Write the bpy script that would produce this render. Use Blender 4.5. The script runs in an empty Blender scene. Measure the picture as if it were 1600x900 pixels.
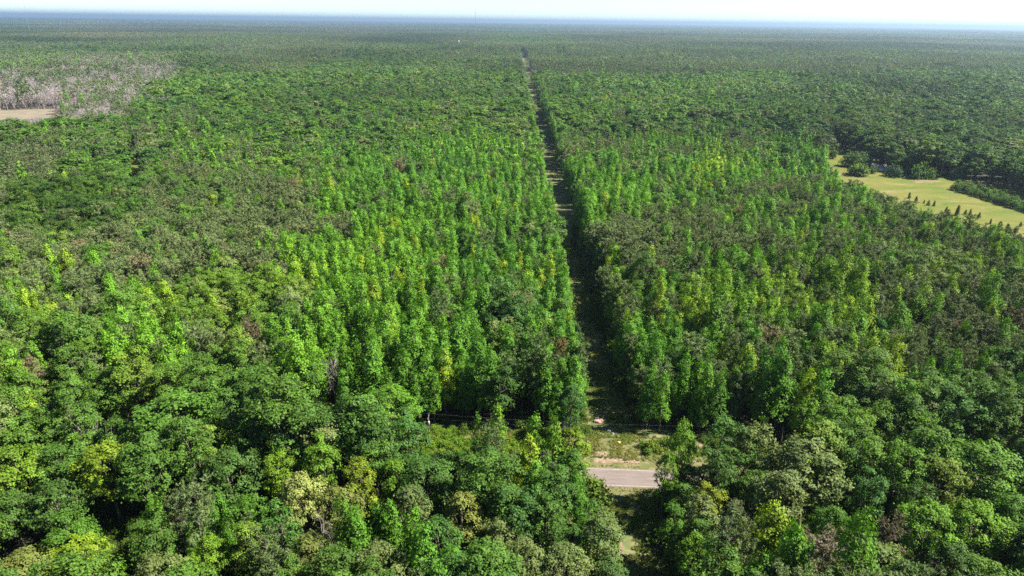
import bpy, math, random
import numpy as np
from mathutils import Matrix, Vector

PI = math.pi
rs = np.random.RandomState(11)
random.seed(5)
scene = bpy.context.scene
COL = scene.collection

# ------------------------------------------------------------------ camera
CAM_H = 105.0
F = 1081.0                       # focal length in pixels of the 1600 px wide photograph
PITCH, ROLL, YAW = math.radians(21.06), math.radians(0.74), math.radians(-0.05)
Mrot = Matrix.Rotation(YAW, 4, 'Z') @ Matrix.Rotation(PI / 2 - PITCH, 4, 'X') @ Matrix.Rotation(ROLL, 4, 'Z')
R3 = np.array(Mrot.to_3x3())
CAMP = np.array([0.0, 0.0, CAM_H])


def proj(x, y, z):
    """world -> photograph pixel (used to lay out the woods from the survey below)"""
    d = np.stack([np.asarray(x, float), np.asarray(y, float), np.asarray(z, float) + 0 * np.asarray(x, float)], -1) - CAMP
    c = d @ R3
    w = np.maximum(-c[..., 2], 1e-3)
    return 800 + F * c[..., 0] / w, 450 - F * c[..., 1] / w


def at(u, v, z=0.0):
    """point of the level z seen at a photograph pixel"""
    d = R3 @ np.array([(u - 800) / F, (450 - v) / F, -1.0])
    t = (z - CAM_H) / d[2]
    return CAMP + d * t


cam_d = bpy.data.cameras.new('camera')
cam = bpy.data.objects.new('camera', cam_d)
COL.objects.link(cam)
cam.matrix_world = Matrix.Translation((0, 0, CAM_H)) @ Mrot
cam_d.sensor_width = 36
cam_d.lens = 36 * F / 1600
cam_d.clip_start = 1
cam_d.clip_end = 120000
scene.camera = cam

# ------------------------------------------------------------------ world and sun
SUN_EL, SUN_AZ = math.radians(47), math.radians(91)      # azimuth clockwise from +Y
w = bpy.data.worlds.new('World')
scene.world = w
w.use_nodes = True
nt = w.node_tree
nt.nodes.clear()
sky = nt.nodes.new('ShaderNodeTexSky')
sky.sky_type = 'NISHITA'
sky.sun_disc = False
sky.sun_elevation = SUN_EL
sky.sun_rotation = SUN_AZ
sky.altitude = 2500
sky.air_density = 0.85
sky.dust_density = 0.0
sky.ozone_density = 2.5
bg = nt.nodes.new('ShaderNodeBackground')
bg.inputs['Strength'].default_value = 0.055
out = nt.nodes.new('ShaderNodeOutputWorld')
nt.links.new(sky.outputs[0], bg.inputs[0])
nt.links.new(bg.outputs[0], out.inputs[0])

sd = bpy.data.lights.new('sun', 'SUN')
sd.energy = 5.0
sd.angle = math.radians(0.5)
sd.color = (1.0, 0.945, 0.85)
sun = bpy.data.objects.new('sun', sd)
COL.objects.link(sun)
sdir = Vector((math.sin(SUN_AZ) * math.cos(SUN_EL), math.cos(SUN_AZ) * math.cos(SUN_EL), math.sin(SUN_EL)))
sun.rotation_euler = sdir.to_track_quat('Z', 'Y').to_euler()
sun.location = (60, 0, 300)

vs = scene.view_settings
vs.view_transform = 'Standard'
vs.look = 'None'
vs.exposure = 2.0
vs.gamma = 1
vs.use_curve_mapping = False
cy = scene.cycles
cy.max_bounces = 5
cy.diffuse_bounces = 2
cy.glossy_bounces = 1
cy.transmission_bounces = 2
cy.transparent_max_bounces = 4
cy.volume_bounces = 0
cy.caustics_reflective = False
cy.caustics_refractive = False
cy.use_denoising = False
cy.denoiser = 'OPENIMAGEDENOISE'
cy.filter_width = 1.55

# ------------------------------------------------------------------ small helpers


def hash2(i, j, seed):
    a = np.sin(i * 127.1 + j * 311.7 + seed * 74.7) * 43758.5453
    return a - np.floor(a)


def vnoise(x, y, scale, seed=0):
    x = np.asarray(x, float) / scale
    y = np.asarray(y, float) / scale
    i, j = np.floor(x), np.floor(y)
    fx, fy = x - i, y - j
    fx, fy = fx * fx * (3 - 2 * fx), fy * fy * (3 - 2 * fy)
    a, b = hash2(i, j, seed), hash2(i + 1, j, seed)
    c, d = hash2(i, j + 1, seed), hash2(i + 1, j + 1, seed)
    return (a * (1 - fx) + b * fx) * (1 - fy) + (c * (1 - fx) + d * fx) * fy


def terrain(x, y):
    """level near the road, low swells in the distance"""
    x = np.asarray(x, float)
    y = np.asarray(y, float)
    d = np.hypot(x, y)
    f = np.clip((d - 900) / 2500, 0, 1)
    h = (vnoise(x, y, 1100, 3) - 0.5) * 15 + (vnoise(x, y, 420, 4) - 0.5) * 7
    g = np.clip((d - 6000) / 9000, 0, 1)
    return f * h + g * (vnoise(x, y, 5200, 7) - 0.45) * 42


def in_poly(u, v, poly):
    u = np.asarray(u, float)
    v = np.asarray(v, float)
    r = np.zeros(u.shape, bool)
    n = len(poly)
    for k in range(n):
        x1, y1 = poly[k]
        x2, y2 = poly[(k + 1) % n]
        c = ((y1 > v) != (y2 > v)) & (u < (x2 - x1) * (v - y1) / (y2 - y1 + 1e-12) + x1)
        r ^= c
    return r


def unit(a):
    return a / np.maximum(np.linalg.norm(a, axis=-1, keepdims=True), 1e-9)


class MB:
    """collects quads (and n-gons) with a material index and a leaf colour, then makes one mesh"""

    def __init__(self):
        self.v, self.f, self.m, self.c, self.n = [], [], [], [], 0

    def quads(self, v, f, mat=0, col=None):
        v = np.asarray(v, np.float32).reshape(-1, 3)
        f = np.asarray(f, np.int64).reshape(-1, 4)
        self.v.append(v)
        self.f.append(f + self.n)
        self.n += len(v)
        self.m.append(np.full(len(f), mat, np.int32))
        if col is None:
            col = np.ones((len(f), 3), np.float32)
        self.c.append(np.asarray(col, np.float32))

    def leaves(self, C, N, L, W, T=None, rng=rs, mat=0, col=None):
        n = len(C)
        N = unit(N)
        if T is None:
            T = rng.normal(size=(n, 3))
        T = unit(T - N * (T * N).sum(1, keepdims=True))
        B = np.cross(N, T)
        L = np.broadcast_to(np.asarray(L, float), (n,))[:, None] * 0.5
        W = np.broadcast_to(np.asarray(W, float), (n,))[:, None] * 0.5
        v = np.stack([C - T * L, C + B * W - T * L * 0.1, C + T * L, C - B * W - T * L * 0.1], 1)
        f = np.arange(n * 4).reshape(n, 4)
        self.quads(v.reshape(-1, 3), f, mat, col)

    def tube(self, pts, rad, sides=6, mat=1, col=None):
        pts = np.asarray(pts, float)
        rad = np.broadcast_to(np.asarray(rad, float), (len(pts),))
        d = unit(np.gradient(pts, axis=0))
        ref = np.array([0.31, 0.95, 0.05]) if abs(d[0][2]) > 0.6 else np.array([0, 0, 1.0])
        a = unit(np.cross(d, ref))
        b = np.cross(d, a)
        th = np.arange(sides) * 2 * PI / sides
        ring = pts[:, None] + rad[:, None, None] * (np.cos(th)[None, :, None] * a[:, None] + np.sin(th)[None, :, None] * b[:, None])
        k = len(pts)
        idx = np.arange(k * sides).reshape(k, sides)
        f = np.stack([idx[:-1], np.roll(idx, -1, 1)[:-1], np.roll(idx, -1, 1)[1:], idx[1:]], -1).reshape(-1, 4)
        self.quads(ring.reshape(-1, 3), f, mat, col)

    def box(self, x0, x1, y0, y1, z0, z1, mat=0, M=None):
        v = np.array([[x, y, z] for z in (z0, z1) for y in (y0, y1) for x in (x0, x1)], float)
        if M is not None:
            v = v @ np.array(M.to_3x3()).T + np.array(M.translation)
        f = [[0, 2, 3, 1], [4, 5, 7, 6], [0, 1, 5, 4], [2, 6, 7, 3], [0, 4, 6, 2], [1, 3, 7, 5]]
        self.quads(v, f, mat)

    def mesh(self, name, mats, smooth=False):
        v = np.concatenate(self.v)
        f = np.concatenate(self.f).astype(np.int32)
        me = bpy.data.meshes.new(name)
        me.vertices.add(len(v))
        me.vertices.foreach_set('co', v.astype(np.float32).ravel())
        me.loops.add(len(f) * 4)
        me.loops.foreach_set('vertex_index', f.ravel())
        me.polygons.add(len(f))
        me.polygons.foreach_set('loop_start', np.arange(0, len(f) * 4, 4, dtype=np.int32))
        me.polygons.foreach_set('material_index', np.concatenate(self.m))
        a = me.attributes.new('leaf', 'FLOAT_COLOR', 'FACE')
        c = np.concatenate(self.c)
        a.data.foreach_set('color', np.concatenate([c, np.ones((len(c), 1), np.float32)], 1).ravel().astype(np.float32))
        for m in mats:
            me.materials.append(m)
        me.update(calc_edges=True)
        if smooth:
            me.polygons.foreach_set('use_smooth', np.ones(len(f), bool))
        return me


def link(name, me, parent=None, loc=None):
    o = bpy.data.objects.new(name, me)
    COL.objects.link(o)
    if parent is not None:
        o.parent = parent
    if loc is not None:
        o.location = loc
    return o


def tag(o, label=None, cat=None, group=None, kind=None):
    if label:
        o['label'] = label
    if cat:
        o['category'] = cat
    if group:
        o['group'] = group
    if kind:
        o['kind'] = kind
    return o


# ------------------------------------------------------------------ materials


def new_mat(name):
    m = bpy.data.materials.new(name)
    m.use_nodes = True
    m.node_tree.nodes.clear()
    return m, m.node_tree.nodes, m.node_tree.links


def leaf_material(name, translucency=0.28, rough=0.6, spec=0.12):
    m, N, L = new_mat(name)
    tint = N.new('ShaderNodeAttribute')
    tint.attribute_type = 'INSTANCER'
    tint.attribute_name = 'tint'
    leaf = N.new('ShaderNodeAttribute')
    leaf.attribute_name = 'leaf'
    mul = N.new('ShaderNodeMix')
    mul.data_type = 'RGBA'
    mul.blend_type = 'MULTIPLY'
    mul.inputs['Factor'].default_value = 1
    L.new(tint.outputs['Color'], mul.inputs['A'])
    L.new(leaf.outputs['Color'], mul.inputs['B'])
    p = N.new('ShaderNodeBsdfPrincipled')
    p.inputs['Roughness'].default_value = rough
    p.inputs['Specular IOR Level'].default_value = spec
    L.new(mul.outputs['Result'], p.inputs['Base Color'])
    t = N.new('ShaderNodeBsdfTranslucent')
    g = N.new('ShaderNodeMix')
    g.data_type = 'RGBA'
    g.blend_type = 'MULTIPLY'
    g.inputs['Factor'].default_value = 1
    g.inputs['B'].default_value = (1.2, 1.35, 0.4, 1)
    L.new(mul.outputs['Result'], g.inputs['A'])
    L.new(g.outputs['Result'], t.inputs['Color'])
    mx = N.new('ShaderNodeMixShader')
    mx.inputs[0].default_value = translucency
    L.new(p.outputs[0], mx.inputs[1])
    L.new(t.outputs[0], mx.inputs[2])
    o = N.new('ShaderNodeOutputMaterial')
    L.new(mx.outputs[0], o.inputs['Surface'])
    return m


def rough_mat(name, stops, scale=1.0, detail=5, rough=0.9, bump=0.0, spec=0.2, stretch=(1, 1, 1), distortion=0.0):
    """noise driven colour ramp over object coordinates"""
    m, N, L = new_mat(name)
    tc = N.new('ShaderNodeTexCoord')
    mp = N.new('ShaderNodeMapping')
    mp.inputs['Scale'].default_value = stretch
    L.new(tc.outputs['Object'], mp.inputs[0])
    n = N.new('ShaderNodeTexNoise')
    n.inputs['Scale'].default_value = scale
    n.inputs['Detail'].default_value = detail
    n.inputs['Roughness'].default_value = 0.65
    n.inputs['Distortion'].default_value = distortion
    L.new(mp.outputs[0], n.inputs['Vector'])
    r = N.new('ShaderNodeValToRGB')
    els = r.color_ramp.elements
    while len(els) < len(stops):
        els.new(0.5)
    for e, (pos, c) in zip(els, stops):
        e.position = pos
        e.color = (*c, 1)
    L.new(n.outputs['Fac'], r.inputs[0])
    p = N.new('ShaderNodeBsdfPrincipled')
    p.inputs['Roughness'].default_value = rough
    p.inputs['Specular IOR Level'].default_value = spec
    L.new(r.outputs[0], p.inputs['Base Color'])
    if bump:
        b = N.new('ShaderNodeBump')
        b.inputs['Strength'].default_value = bump
        b.inputs['Distance'].default_value = 0.1
        L.new(n.outputs['Fac'], b.inputs['Height'])
        L.new(b.outputs[0], p.inputs['Normal'])
    o = N.new('ShaderNodeOutputMaterial')
    L.new(p.outputs[0], o.inputs['Surface'])
    return m


M_LEAF = leaf_material('foliage')
M_NEEDLE = leaf_material('needles', translucency=0.2, rough=0.7, spec=0.15)
M_BARK = rough_mat('bark', [(0.3, (0.07, 0.055, 0.042)), (0.7, (0.2, 0.17, 0.135))], 3.0, stretch=(1, 1, 0.25), bump=0.5)
M_DEAD = rough_mat('dead_wood', [(0.3, (0.15, 0.132, 0.12)), (0.7, (0.29, 0.253, 0.235))], 2.0)
M_FLOOR = rough_mat('forest_floor', [(0.3, (0.014, 0.018, 0.009)), (0.55, (0.026, 0.028, 0.014)), (0.75, (0.04, 0.037, 0.022))], 0.35, 8, 0.95)
M_CORR = rough_mat('corridor_ground', [(0.3, (0.04, 0.055, 0.02)), (0.5, (0.085, 0.1, 0.035)), (0.62, (0.15, 0.13, 0.06)), (0.75, (0.22, 0.16, 0.11))], 0.3, 8, 0.95, distortion=0.6)
M_VERGE = rough_mat('verge_ground', [(0.3, (0.04, 0.06, 0.015)), (0.46, (0.075, 0.085, 0.025)), (0.58, (0.12, 0.105, 0.05)), (0.72, (0.19, 0.14, 0.09))], 0.42, 8, 0.95, distortion=0.5)
M_SOIL = rough_mat('tan_soil', [(0.38, (0.07, 0.075, 0.03)), (0.46, (0.15, 0.105, 0.07)), (0.56, (0.2, 0.14, 0.1)), (0.66, (0.25, 0.185, 0.135))], 0.9, 8, 0.95, bump=0.3)
M_FIELD = rough_mat('field_grass', [(0.36, (0.048, 0.08, 0.006)), (0.46, (0.076, 0.092, 0.009)), (0.56, (0.1, 0.097, 0.016)), (0.68, (0.15, 0.125, 0.05))], 0.05, 9, 0.95, distortion=0.7, stretch=(0.6, 1.2, 1))
M_PATCH = rough_mat('worn_field_patch', [(0.3, (0.085, 0.083, 0.015)), (0.5, (0.125, 0.105, 0.045)), (0.7, (0.16, 0.13, 0.075))], 0.25, 8, 0.95)
M_SAND = rough_mat('pale_sand', [(0.3, (0.1, 0.086, 0.06)), (0.6, (0.165, 0.138, 0.095))], 0.06, 7, 0.95)
M_ASPHALT = rough_mat('worn_asphalt', [(0.3, (0.1, 0.08, 0.07)), (0.55, (0.132, 0.106, 0.094)), (0.75, (0.16, 0.135, 0.12))], 0.5, 9, 0.85, stretch=(0.25, 2.2, 1), spec=0.3)
M_PAINT = rough_mat('worn_white_paint', [(0.35, (0.14, 0.12, 0.1)), (0.6, (0.3, 0.28, 0.25))], 3, 6, 0.7)
M_YPAINT = rough_mat('worn_yellow_paint', [(0.35, (0.13, 0.11, 0.085)), (0.6, (0.24, 0.19, 0.11))], 3, 6, 0.7)
M_POLE = rough_mat('weathered_wood', [(0.3, (0.09, 0.078, 0.065)), (0.7, (0.16, 0.14, 0.12))], 2.0, stretch=(1, 1, 0.2))
M_METAL = rough_mat('grey_metal', [(0.3, (0.2, 0.2, 0.205)), (0.7, (0.3, 0.3, 0.3))], 2.0, rough=0.5, spec=0.5)
M_WIRE = rough_mat('aluminium_wire', [(0.3, (0.14, 0.14, 0.14)), (0.7, (0.2, 0.2, 0.2))], 2.0, rough=0.5)
M_SIGN = rough_mat('yellow_sign', [(0.3, (0.7, 0.5, 0.09)), (0.7, (0.8, 0.6, 0.16))], 2.0, rough=0.5)
M_ROOF = rough_mat('grey_shingle', [(0.3, (0.11, 0.1, 0.105)), (0.7, (0.16, 0.15, 0.155))], 1.2, stretch=(1, 4, 1))
M_WALL = rough_mat('pale_siding', [(0.3, (0.4, 0.37, 0.32)), (0.7, (0.55, 0.52, 0.47))], 0.8, stretch=(1, 1, 6))
M_DARKGLASS = rough_mat('window_glass', [(0.3, (0.015, 0.018, 0.02)), (0.7, (0.03, 0.035, 0.04))], 1, rough=0.1, spec=0.6)
M_WHITE = rough_mat('white_trim', [(0.3, (0.7, 0.7, 0.68)), (0.7, (0.8, 0.8, 0.78))], 1)
M_ROCK = rough_mat('pale_rock', [(0.3, (0.12, 0.115, 0.12)), (0.7, (0.22, 0.215, 0.225))], 3, bump=0.4)
M_RED = rough_mat('reddish_clay', [(0.3, (0.22, 0.1, 0.065)), (0.7, (0.42, 0.27, 0.2))], 2.5, bump=0.4)
M_CANOPY = rough_mat('far_canopy', [(0.3, (0.02, 0.035, 0.014)), (0.55, (0.035, 0.06, 0.02)), (0.75, (0.06, 0.07, 0.03))], 0.012, 12, 0.95)

# ------------------------------------------------------------------ tree prototypes
UP = np.array([0, 0, 1.0])


def leafvar(rng, n, clump=None, amt=0.2):
    """light and dark leaves, real differences of leaf colour"""
    b = 1 + rng.uniform(-amt, amt, n)
    if clump is not None:
        b = b * clump
    yl = rng.uniform(-0.12, 0.16, n)
    return np.stack([b * (1 + yl), b, b * (1 - yl * 0.6)], 1)


def curve_to(p0, p1, rng, k=4, sag=0.25):
    t = np.linspace(0, 1, k)[:, None]
    mid = (rng.normal(size=3) * np.linalg.norm(p1 - p0) * 0.06)
    return p0 + (p1 - p0) * t + mid * np.sin(t * PI) - UP * sag * np.sin(t * PI)


def broad(rng, H, R, lod, flat=0.34, nl=13, low=1.8):
    """round or many-lobed hardwood"""
    mb, tb = MB(), MB()
    cz, hz = H * (1 - flat) - 0.3, H * flat
    k = np.arange(nl) + 0.5
    ph = k * 2.399963 + rng.uniform(0, 6)
    zz = 1 - low * k / nl
    rr = np.sqrt(np.maximum(0, 1 - np.clip(zz, -1, 1) ** 2))
    D = np.stack([rr * np.cos(ph), rr * np.sin(ph), zz], 1) + rng.normal(size=(nl, 3)) * 0.2
    D = unit(D)
    s = rng.uniform(0.5, 0.8, nl)[:, None]
    P = D * np.array([R, R, hz]) * s + np.array([0, 0, cz])
    LR = R * rng.uniform(0.28, 0.5, nl)
    lobeshade = rng.uniform(0.85, 1.15, nl)
    ls = [0.42, 0.9, 1.6][lod]
    nc, nf = [(17, 20), (10, 8), (6, 3)][lod]
    Cs, Ns, Cl = [], [], []
    for i in range(nl):
        d = unit(rng.normal(size=(nc, 3)) + D[i] * 0.75 + UP * 0.55)
        c = P[i] + d * LR[i] * rng.uniform(0.7, 1.08, (nc, 1))
        sg = [0.33, 0.4, 0.6][lod]
        cc = np.repeat(c, nf, 0) + rng.normal(size=(nc * nf, 3)) * sg * np.array([1, 1, 0.7])
        dd = np.repeat(d, nf, 0)
        Cs.append(cc)
        Ns.append(dd * 0.95 + UP * 0.4 + rng.normal(size=(nc * nf, 3)) * 0.38)
        Cl.append(np.repeat(rng.uniform(0.82, 1.18, nc), nf) * lobeshade[i])
    C, N, cl = np.concatenate(Cs), np.concatenate(Ns), np.concatenate(Cl)
    n = len(C)
    mb.leaves(C, N, ls * rng.uniform(0.7, 1.35, n), ls * rng.uniform(0.45, 0.85, n), None, rng, 0, leafvar(rng, n, cl))
    top = np.array([rng.normal() * 0.4, rng.normal() * 0.4, H * 0.72])
    zt = np.linspace(0, 1, 6)
    tr = np.stack([top[0] * zt ** 2, top[1] * zt ** 2, H * 0.72 * zt], 1)
    tb.tube(tr, np.linspace(0.024 * H * 0.7, 0.08, 6) + np.array([0.12, 0, 0, 0, 0, 0]), 6, 1)
    if lod < 2:
        for i in range(nl if lod == 0 else 5):
            z0 = rng.uniform(0.32, 0.62)
            p0 = np.array([top[0] * z0 ** 2, top[1] * z0 ** 2, H * 0.72 * z0 / 0.72 * 0.8])
            tb.tube(curve_to(p0, P[i], rng), [0.11, 0.09, 0.06, 0.03], 4, 1)
    return mb, tb


def spire(rng, H, R, lod, leaders=2):
    """narrow young sweetgum or poplar with pointed tops"""
    mb, tb = MB(), MB()
    specs = [(0, 0, H, R, 1.0)]
    for q in range(leaders):
        a = rng.uniform(0, 6.3)
        specs.append((math.cos(a) * R * 0.5, math.sin(a) * R * 0.5, H * rng.uniform(0.76, 0.93), R * 0.62, 0.5))
    ls = [0.4, 0.85, 1.5][lod]
    ncl, nf = [(120, 19), (54, 8), (22, 4)][lod]
    Cs, Ns, Cl, Ts = [], [], [], []
    for (ox, oy, h, r, wgt) in specs:
        nc = int(ncl * wgt)
        t = rng.beta(1.0, 1.25, nc)
        z0 = H * 0.24
        prof = np.minimum(1, t / 0.1 + 0.45) * (1 - t) ** 0.58 + 0.06
        prof = prof * (0.82 + 0.3 * np.sin(t * 17 + rng.uniform(0, 6)) * 0.5 + rng.uniform(-0.12, 0.2, nc))
        th = rng.uniform(0, 6.283, nc)
        d = np.stack([np.cos(th), np.sin(th), 0.4 + 0 * th], 1)
        c = np.stack([ox * (1 - t * 0.4) + np.cos(th) * r * prof, oy * (1 - t * 0.4) + np.sin(th) * r * prof, z0 + t * (h - z0)], 1)
        sg = [0.3, 0.38, 0.5][lod]
        cc = np.repeat(c, nf, 0) + rng.normal(size=(nc * nf, 3)) * sg * np.array([1, 1, 1.25])
        Cs.append(cc)
        Ns.append(np.repeat(d, nf, 0) * 0.95 + UP * 0.2 + rng.normal(size=(nc * nf, 3)) * 0.36)
        Cl.append(np.repeat(rng.uniform(0.8, 1.2, nc), nf))
        zt = np.linspace(0, 1, 5)
        tb.tube(np.stack([ox * zt * 0.6, oy * zt * 0.6, h * 0.93 * zt], 1), np.linspace(0.011 * H + 0.02, 0.03, 5) * (1 if wgt == 1 else 0.6), 5, 1)
    C, N, cl = np.concatenate(Cs), np.concatenate(Ns), np.concatenate(Cl)
    n = len(C)
    mb.leaves(C, N, ls * rng.uniform(0.7, 1.35, n), ls * rng.uniform(0.5, 0.85, n), None, rng, 0, leafvar(rng, n, cl))
    if lod == 0:
        for i in range(14):
            t = rng.uniform(0.25, 0.85)
            a = rng.uniform(0, 6.3)
            p0 = np.array([0, 0, H * t])
            r = R * (1 - t) ** 0.7 * 0.9
            tb.tube(curve_to(p0, p0 + np.array([math.cos(a) * r, math.sin(a) * r, r * 0.6]), rng, 3, 0), [0.05, 0.04, 0.02], 3, 1)
    return mb, tb


def pine(rng, H, R, lod, dead=False):
    """ragged thin-crowned pine, tufted branch ends"""
    mb, tb = MB(), MB()
    zt = np.linspace(0, 1, 6)
    lean = rng.normal(size=2) * 0.5
    tb.tube(np.stack([lean[0] * zt ** 2, lean[1] * zt ** 2, H * 0.97 * zt], 1), np.linspace(0.012 * H + 0.03, 0.03, 6), 5, 1)
    nb = [26, 18, 10][lod]
    nt_, nn = [(8, 15), (4, 8), (3, 4)][lod]
    L0, W0 = [(0.75, 0.15), (1.0, 0.3), (1.6, 0.75)][lod]
    for i in range(nb):
        t = 0.45 + 0.53 * ((i + rng.uniform(0, 1)) / nb)
        a = i * 2.4 + rng.uniform(-0.5, 0.5)
        s = (t - 0.45) / 0.55
        ln = R * (0.35 + 0.9 * math.sin(min(1, (1 - s) * 1.25 + 0.12) * PI * 0.62)) * rng.uniform(0.65, 1.15)
        p0 = np.array([lean[0] * t * t, lean[1] * t * t, H * t])
        d = np.array([math.cos(a), math.sin(a), rng.uniform(0.05, 0.55) + s * 0.7])
        p1 = p0 + d * ln
        if lod < 2:
            tb.tube(curve_to(p0, p1, rng, 3, -0.1), [0.06, 0.045, 0.02], 3, 1)
        f = rng.uniform(0.4, 1.05, nt_)
        c = p0 + (p1 - p0) * f[:, None] + rng.normal(size=(nt_, 3)) * 0.35 + UP * 0.15
        cc = np.repeat(c, nn, 0)
        dirs = unit(rng.normal(size=(nt_ * nn, 3)) + UP * 0.75 + np.repeat(np.tile(unit(d), (nt_, 1)), nn, 0) * 0.5)
        nrm = rng.normal(size=(nt_ * nn, 3)) + UP * 0.4
        n = nt_ * nn
        mb.leaves(cc + dirs * L0 * 0.5, nrm, L0 * rng.uniform(0.7, 1.3, n), W0 * rng.uniform(0.7, 1.4, n), dirs, rng, 0,
                  leafvar(rng, n, np.repeat(rng.uniform(0.75, 1.25, nt_), nn), 0.22))
    return mb, tb


def bare(rng, H, lod):
    """leafless grey tree; everything is wood"""
    tb = MB()
    sides = 4 if lod == 0 else 3

    def grow(p, d, ln, r, depth):
        k = 3
        pts = [p]
        dd = d
        for q in range(k):
            dd = unit(dd + rng.normal(size=3) * 0.14 + UP * 0.05)
            pts.append(pts[-1] + dd * ln / k)
        tb.tube(np.array(pts), np.linspace(r, r * 0.55, k + 1), sides, 1)
        if depth == 0:
            return
        n = [4, 3, 3][min(2, 3 - depth)] if lod == 0 else 3
        for q in range(n):
            i = rng.randint(1, k + 1)
            nd = unit(dd + rng.normal(size=3) * 0.55 + UP * 0.25)
            grow(pts[i], nd, ln * rng.uniform(0.5, 0.72), r * 0.5, depth - 1)

    grow(np.zeros(3), unit(np.array([rng.normal() * 0.03, rng.normal() * 0.03, 1])), H * 0.5, 0.019 * H if lod == 0 else 0.028 * H, 4 if lod == 0 else 3)
    # the fine twigs at the branch ends
    n = 220 if lod == 0 else 150
    a = rng.uniform(0, 6.283, n)
    r = np.sqrt(rng.uniform(0, 1, n)) * 2.4
    z = H * rng.uniform(0.35, 0.9, n)
    d = unit(np.stack([np.cos(a) * 0.45, np.sin(a) * 0.45, 1 + 0 * a], 1) + rng.normal(size=(n, 3)) * 0.25)
    tb.leaves(np.stack([np.cos(a) * r, np.sin(a) * r, z], 1), rng.normal(size=(n, 3)), rng.uniform(1.4, 3.2, n), 0.07 if lod == 0 else 0.2, d, rng, 1)
    return None, tb


def cedar(rng, H, R):
    mb, tb = MB(), MB()
    nc, nf = 120, 14
    t = rng.beta(0.9, 1.3, nc)
    th = rng.uniform(0, 6.283, nc)
    r = R * ((1 - t) ** 0.8 + 0.06) * rng.uniform(0.65, 1.1, nc)
    c = np.stack([np.cos(th) * r, np.sin(th) * r, 0.06 * H + t * H * 0.92], 1)
    d = np.stack([np.cos(th), np.sin(th), 0.5 + 0 * th], 1)
    cc = np.repeat(c, nf, 0) + rng.normal(size=(nc * nf, 3)) * 0.04 * H
    n = nc * nf
    mb.leaves(cc, np.repeat(d, nf, 0) * 0.6 + rng.normal(size=(n, 3)) * 0.6, 0.075 * H, 0.04 * H, None, rng, 0, leafvar(rng, n, np.repeat(rng.uniform(0.8, 1.2, nc), nf)))
    zt = np.linspace(0, 1, 4)
    tb.tube(np.stack([0 * zt, 0 * zt, H * 0.9 * zt], 1), np.linspace(0.025 * H, 0.02, 4), 5, 1)
    return mb, tb


def bush(rng, H, R, lod=0):
    mb, tb = MB(), MB()
    nc, nf = (46, 14) if lod == 0 else (20, 9)
    d = unit(rng.normal(size=(nc, 3)) + UP * 0.5)
    d[:, 2] = np.abs(d[:, 2])
    c = d * np.array([R, R, H * 0.75]) * rng.uniform(0.55, 1.05, (nc, 1)) + UP * H * 0.15
    cc = np.repeat(c, nf, 0) + rng.normal(size=(nc * nf, 3)) * 0.14 * H
    n = nc * nf
    mb.leaves(cc, np.repeat(d, nf, 0) * 0.5 + UP * 0.4 + rng.normal(size=(n, 3)) * 0.5, 0.17 * H * rng.uniform(0.7, 1.3, n), 0.1 * H, None, rng, 0,
              leafvar(rng, n, np.repeat(rng.uniform(0.8, 1.2, nc), nf)))
    for i in range(5):
        tb.tube(curve_to(np.zeros(3), c[i] * 0.9, rng, 3, 0), [0.03 * H, 0.02 * H, 0.01 * H], 3, 1)
    return mb, tb


def join_meshes(a, b):
    m = MB()
    for s in (a, b):
        if s is None:
            continue
        for v, f, mi, c in zip(s.v, s.f, s.m, s.c):
            m.v.append(v)
            m.f.append(f - 0 + (0))
            m.m.append(mi)
            m.c.append(c)
    # re-index
    off, n, F_ = 0, 0, []
    for s in (a, b):
        if s is None:
            continue
        for f in s.f:
            F_.append(f + off)
        off += s.n
    m.f, m.n = F_, off
    return m


KINDS = ('broadleaf', 'sweetgum', 'pine', 'bare')
LEAFMAT = {'broadleaf': M_LEAF, 'sweetgum': M_LEAF, 'pine': M_NEEDLE, 'bare': M_DEAD, 'cedar': M_LEAF, 'shrub': M_LEAF}
BARKMAT = {'broadleaf': M_BARK, 'sweetgum': M_BARK, 'pine': M_BARK, 'bare': M_DEAD, 'cedar': M_BARK, 'shrub': M_BARK}
PROTO = {}           # kind -> list of dict(H, R, crown, trunk)
COLLS = {}           # kind -> (collection, offsets)


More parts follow.
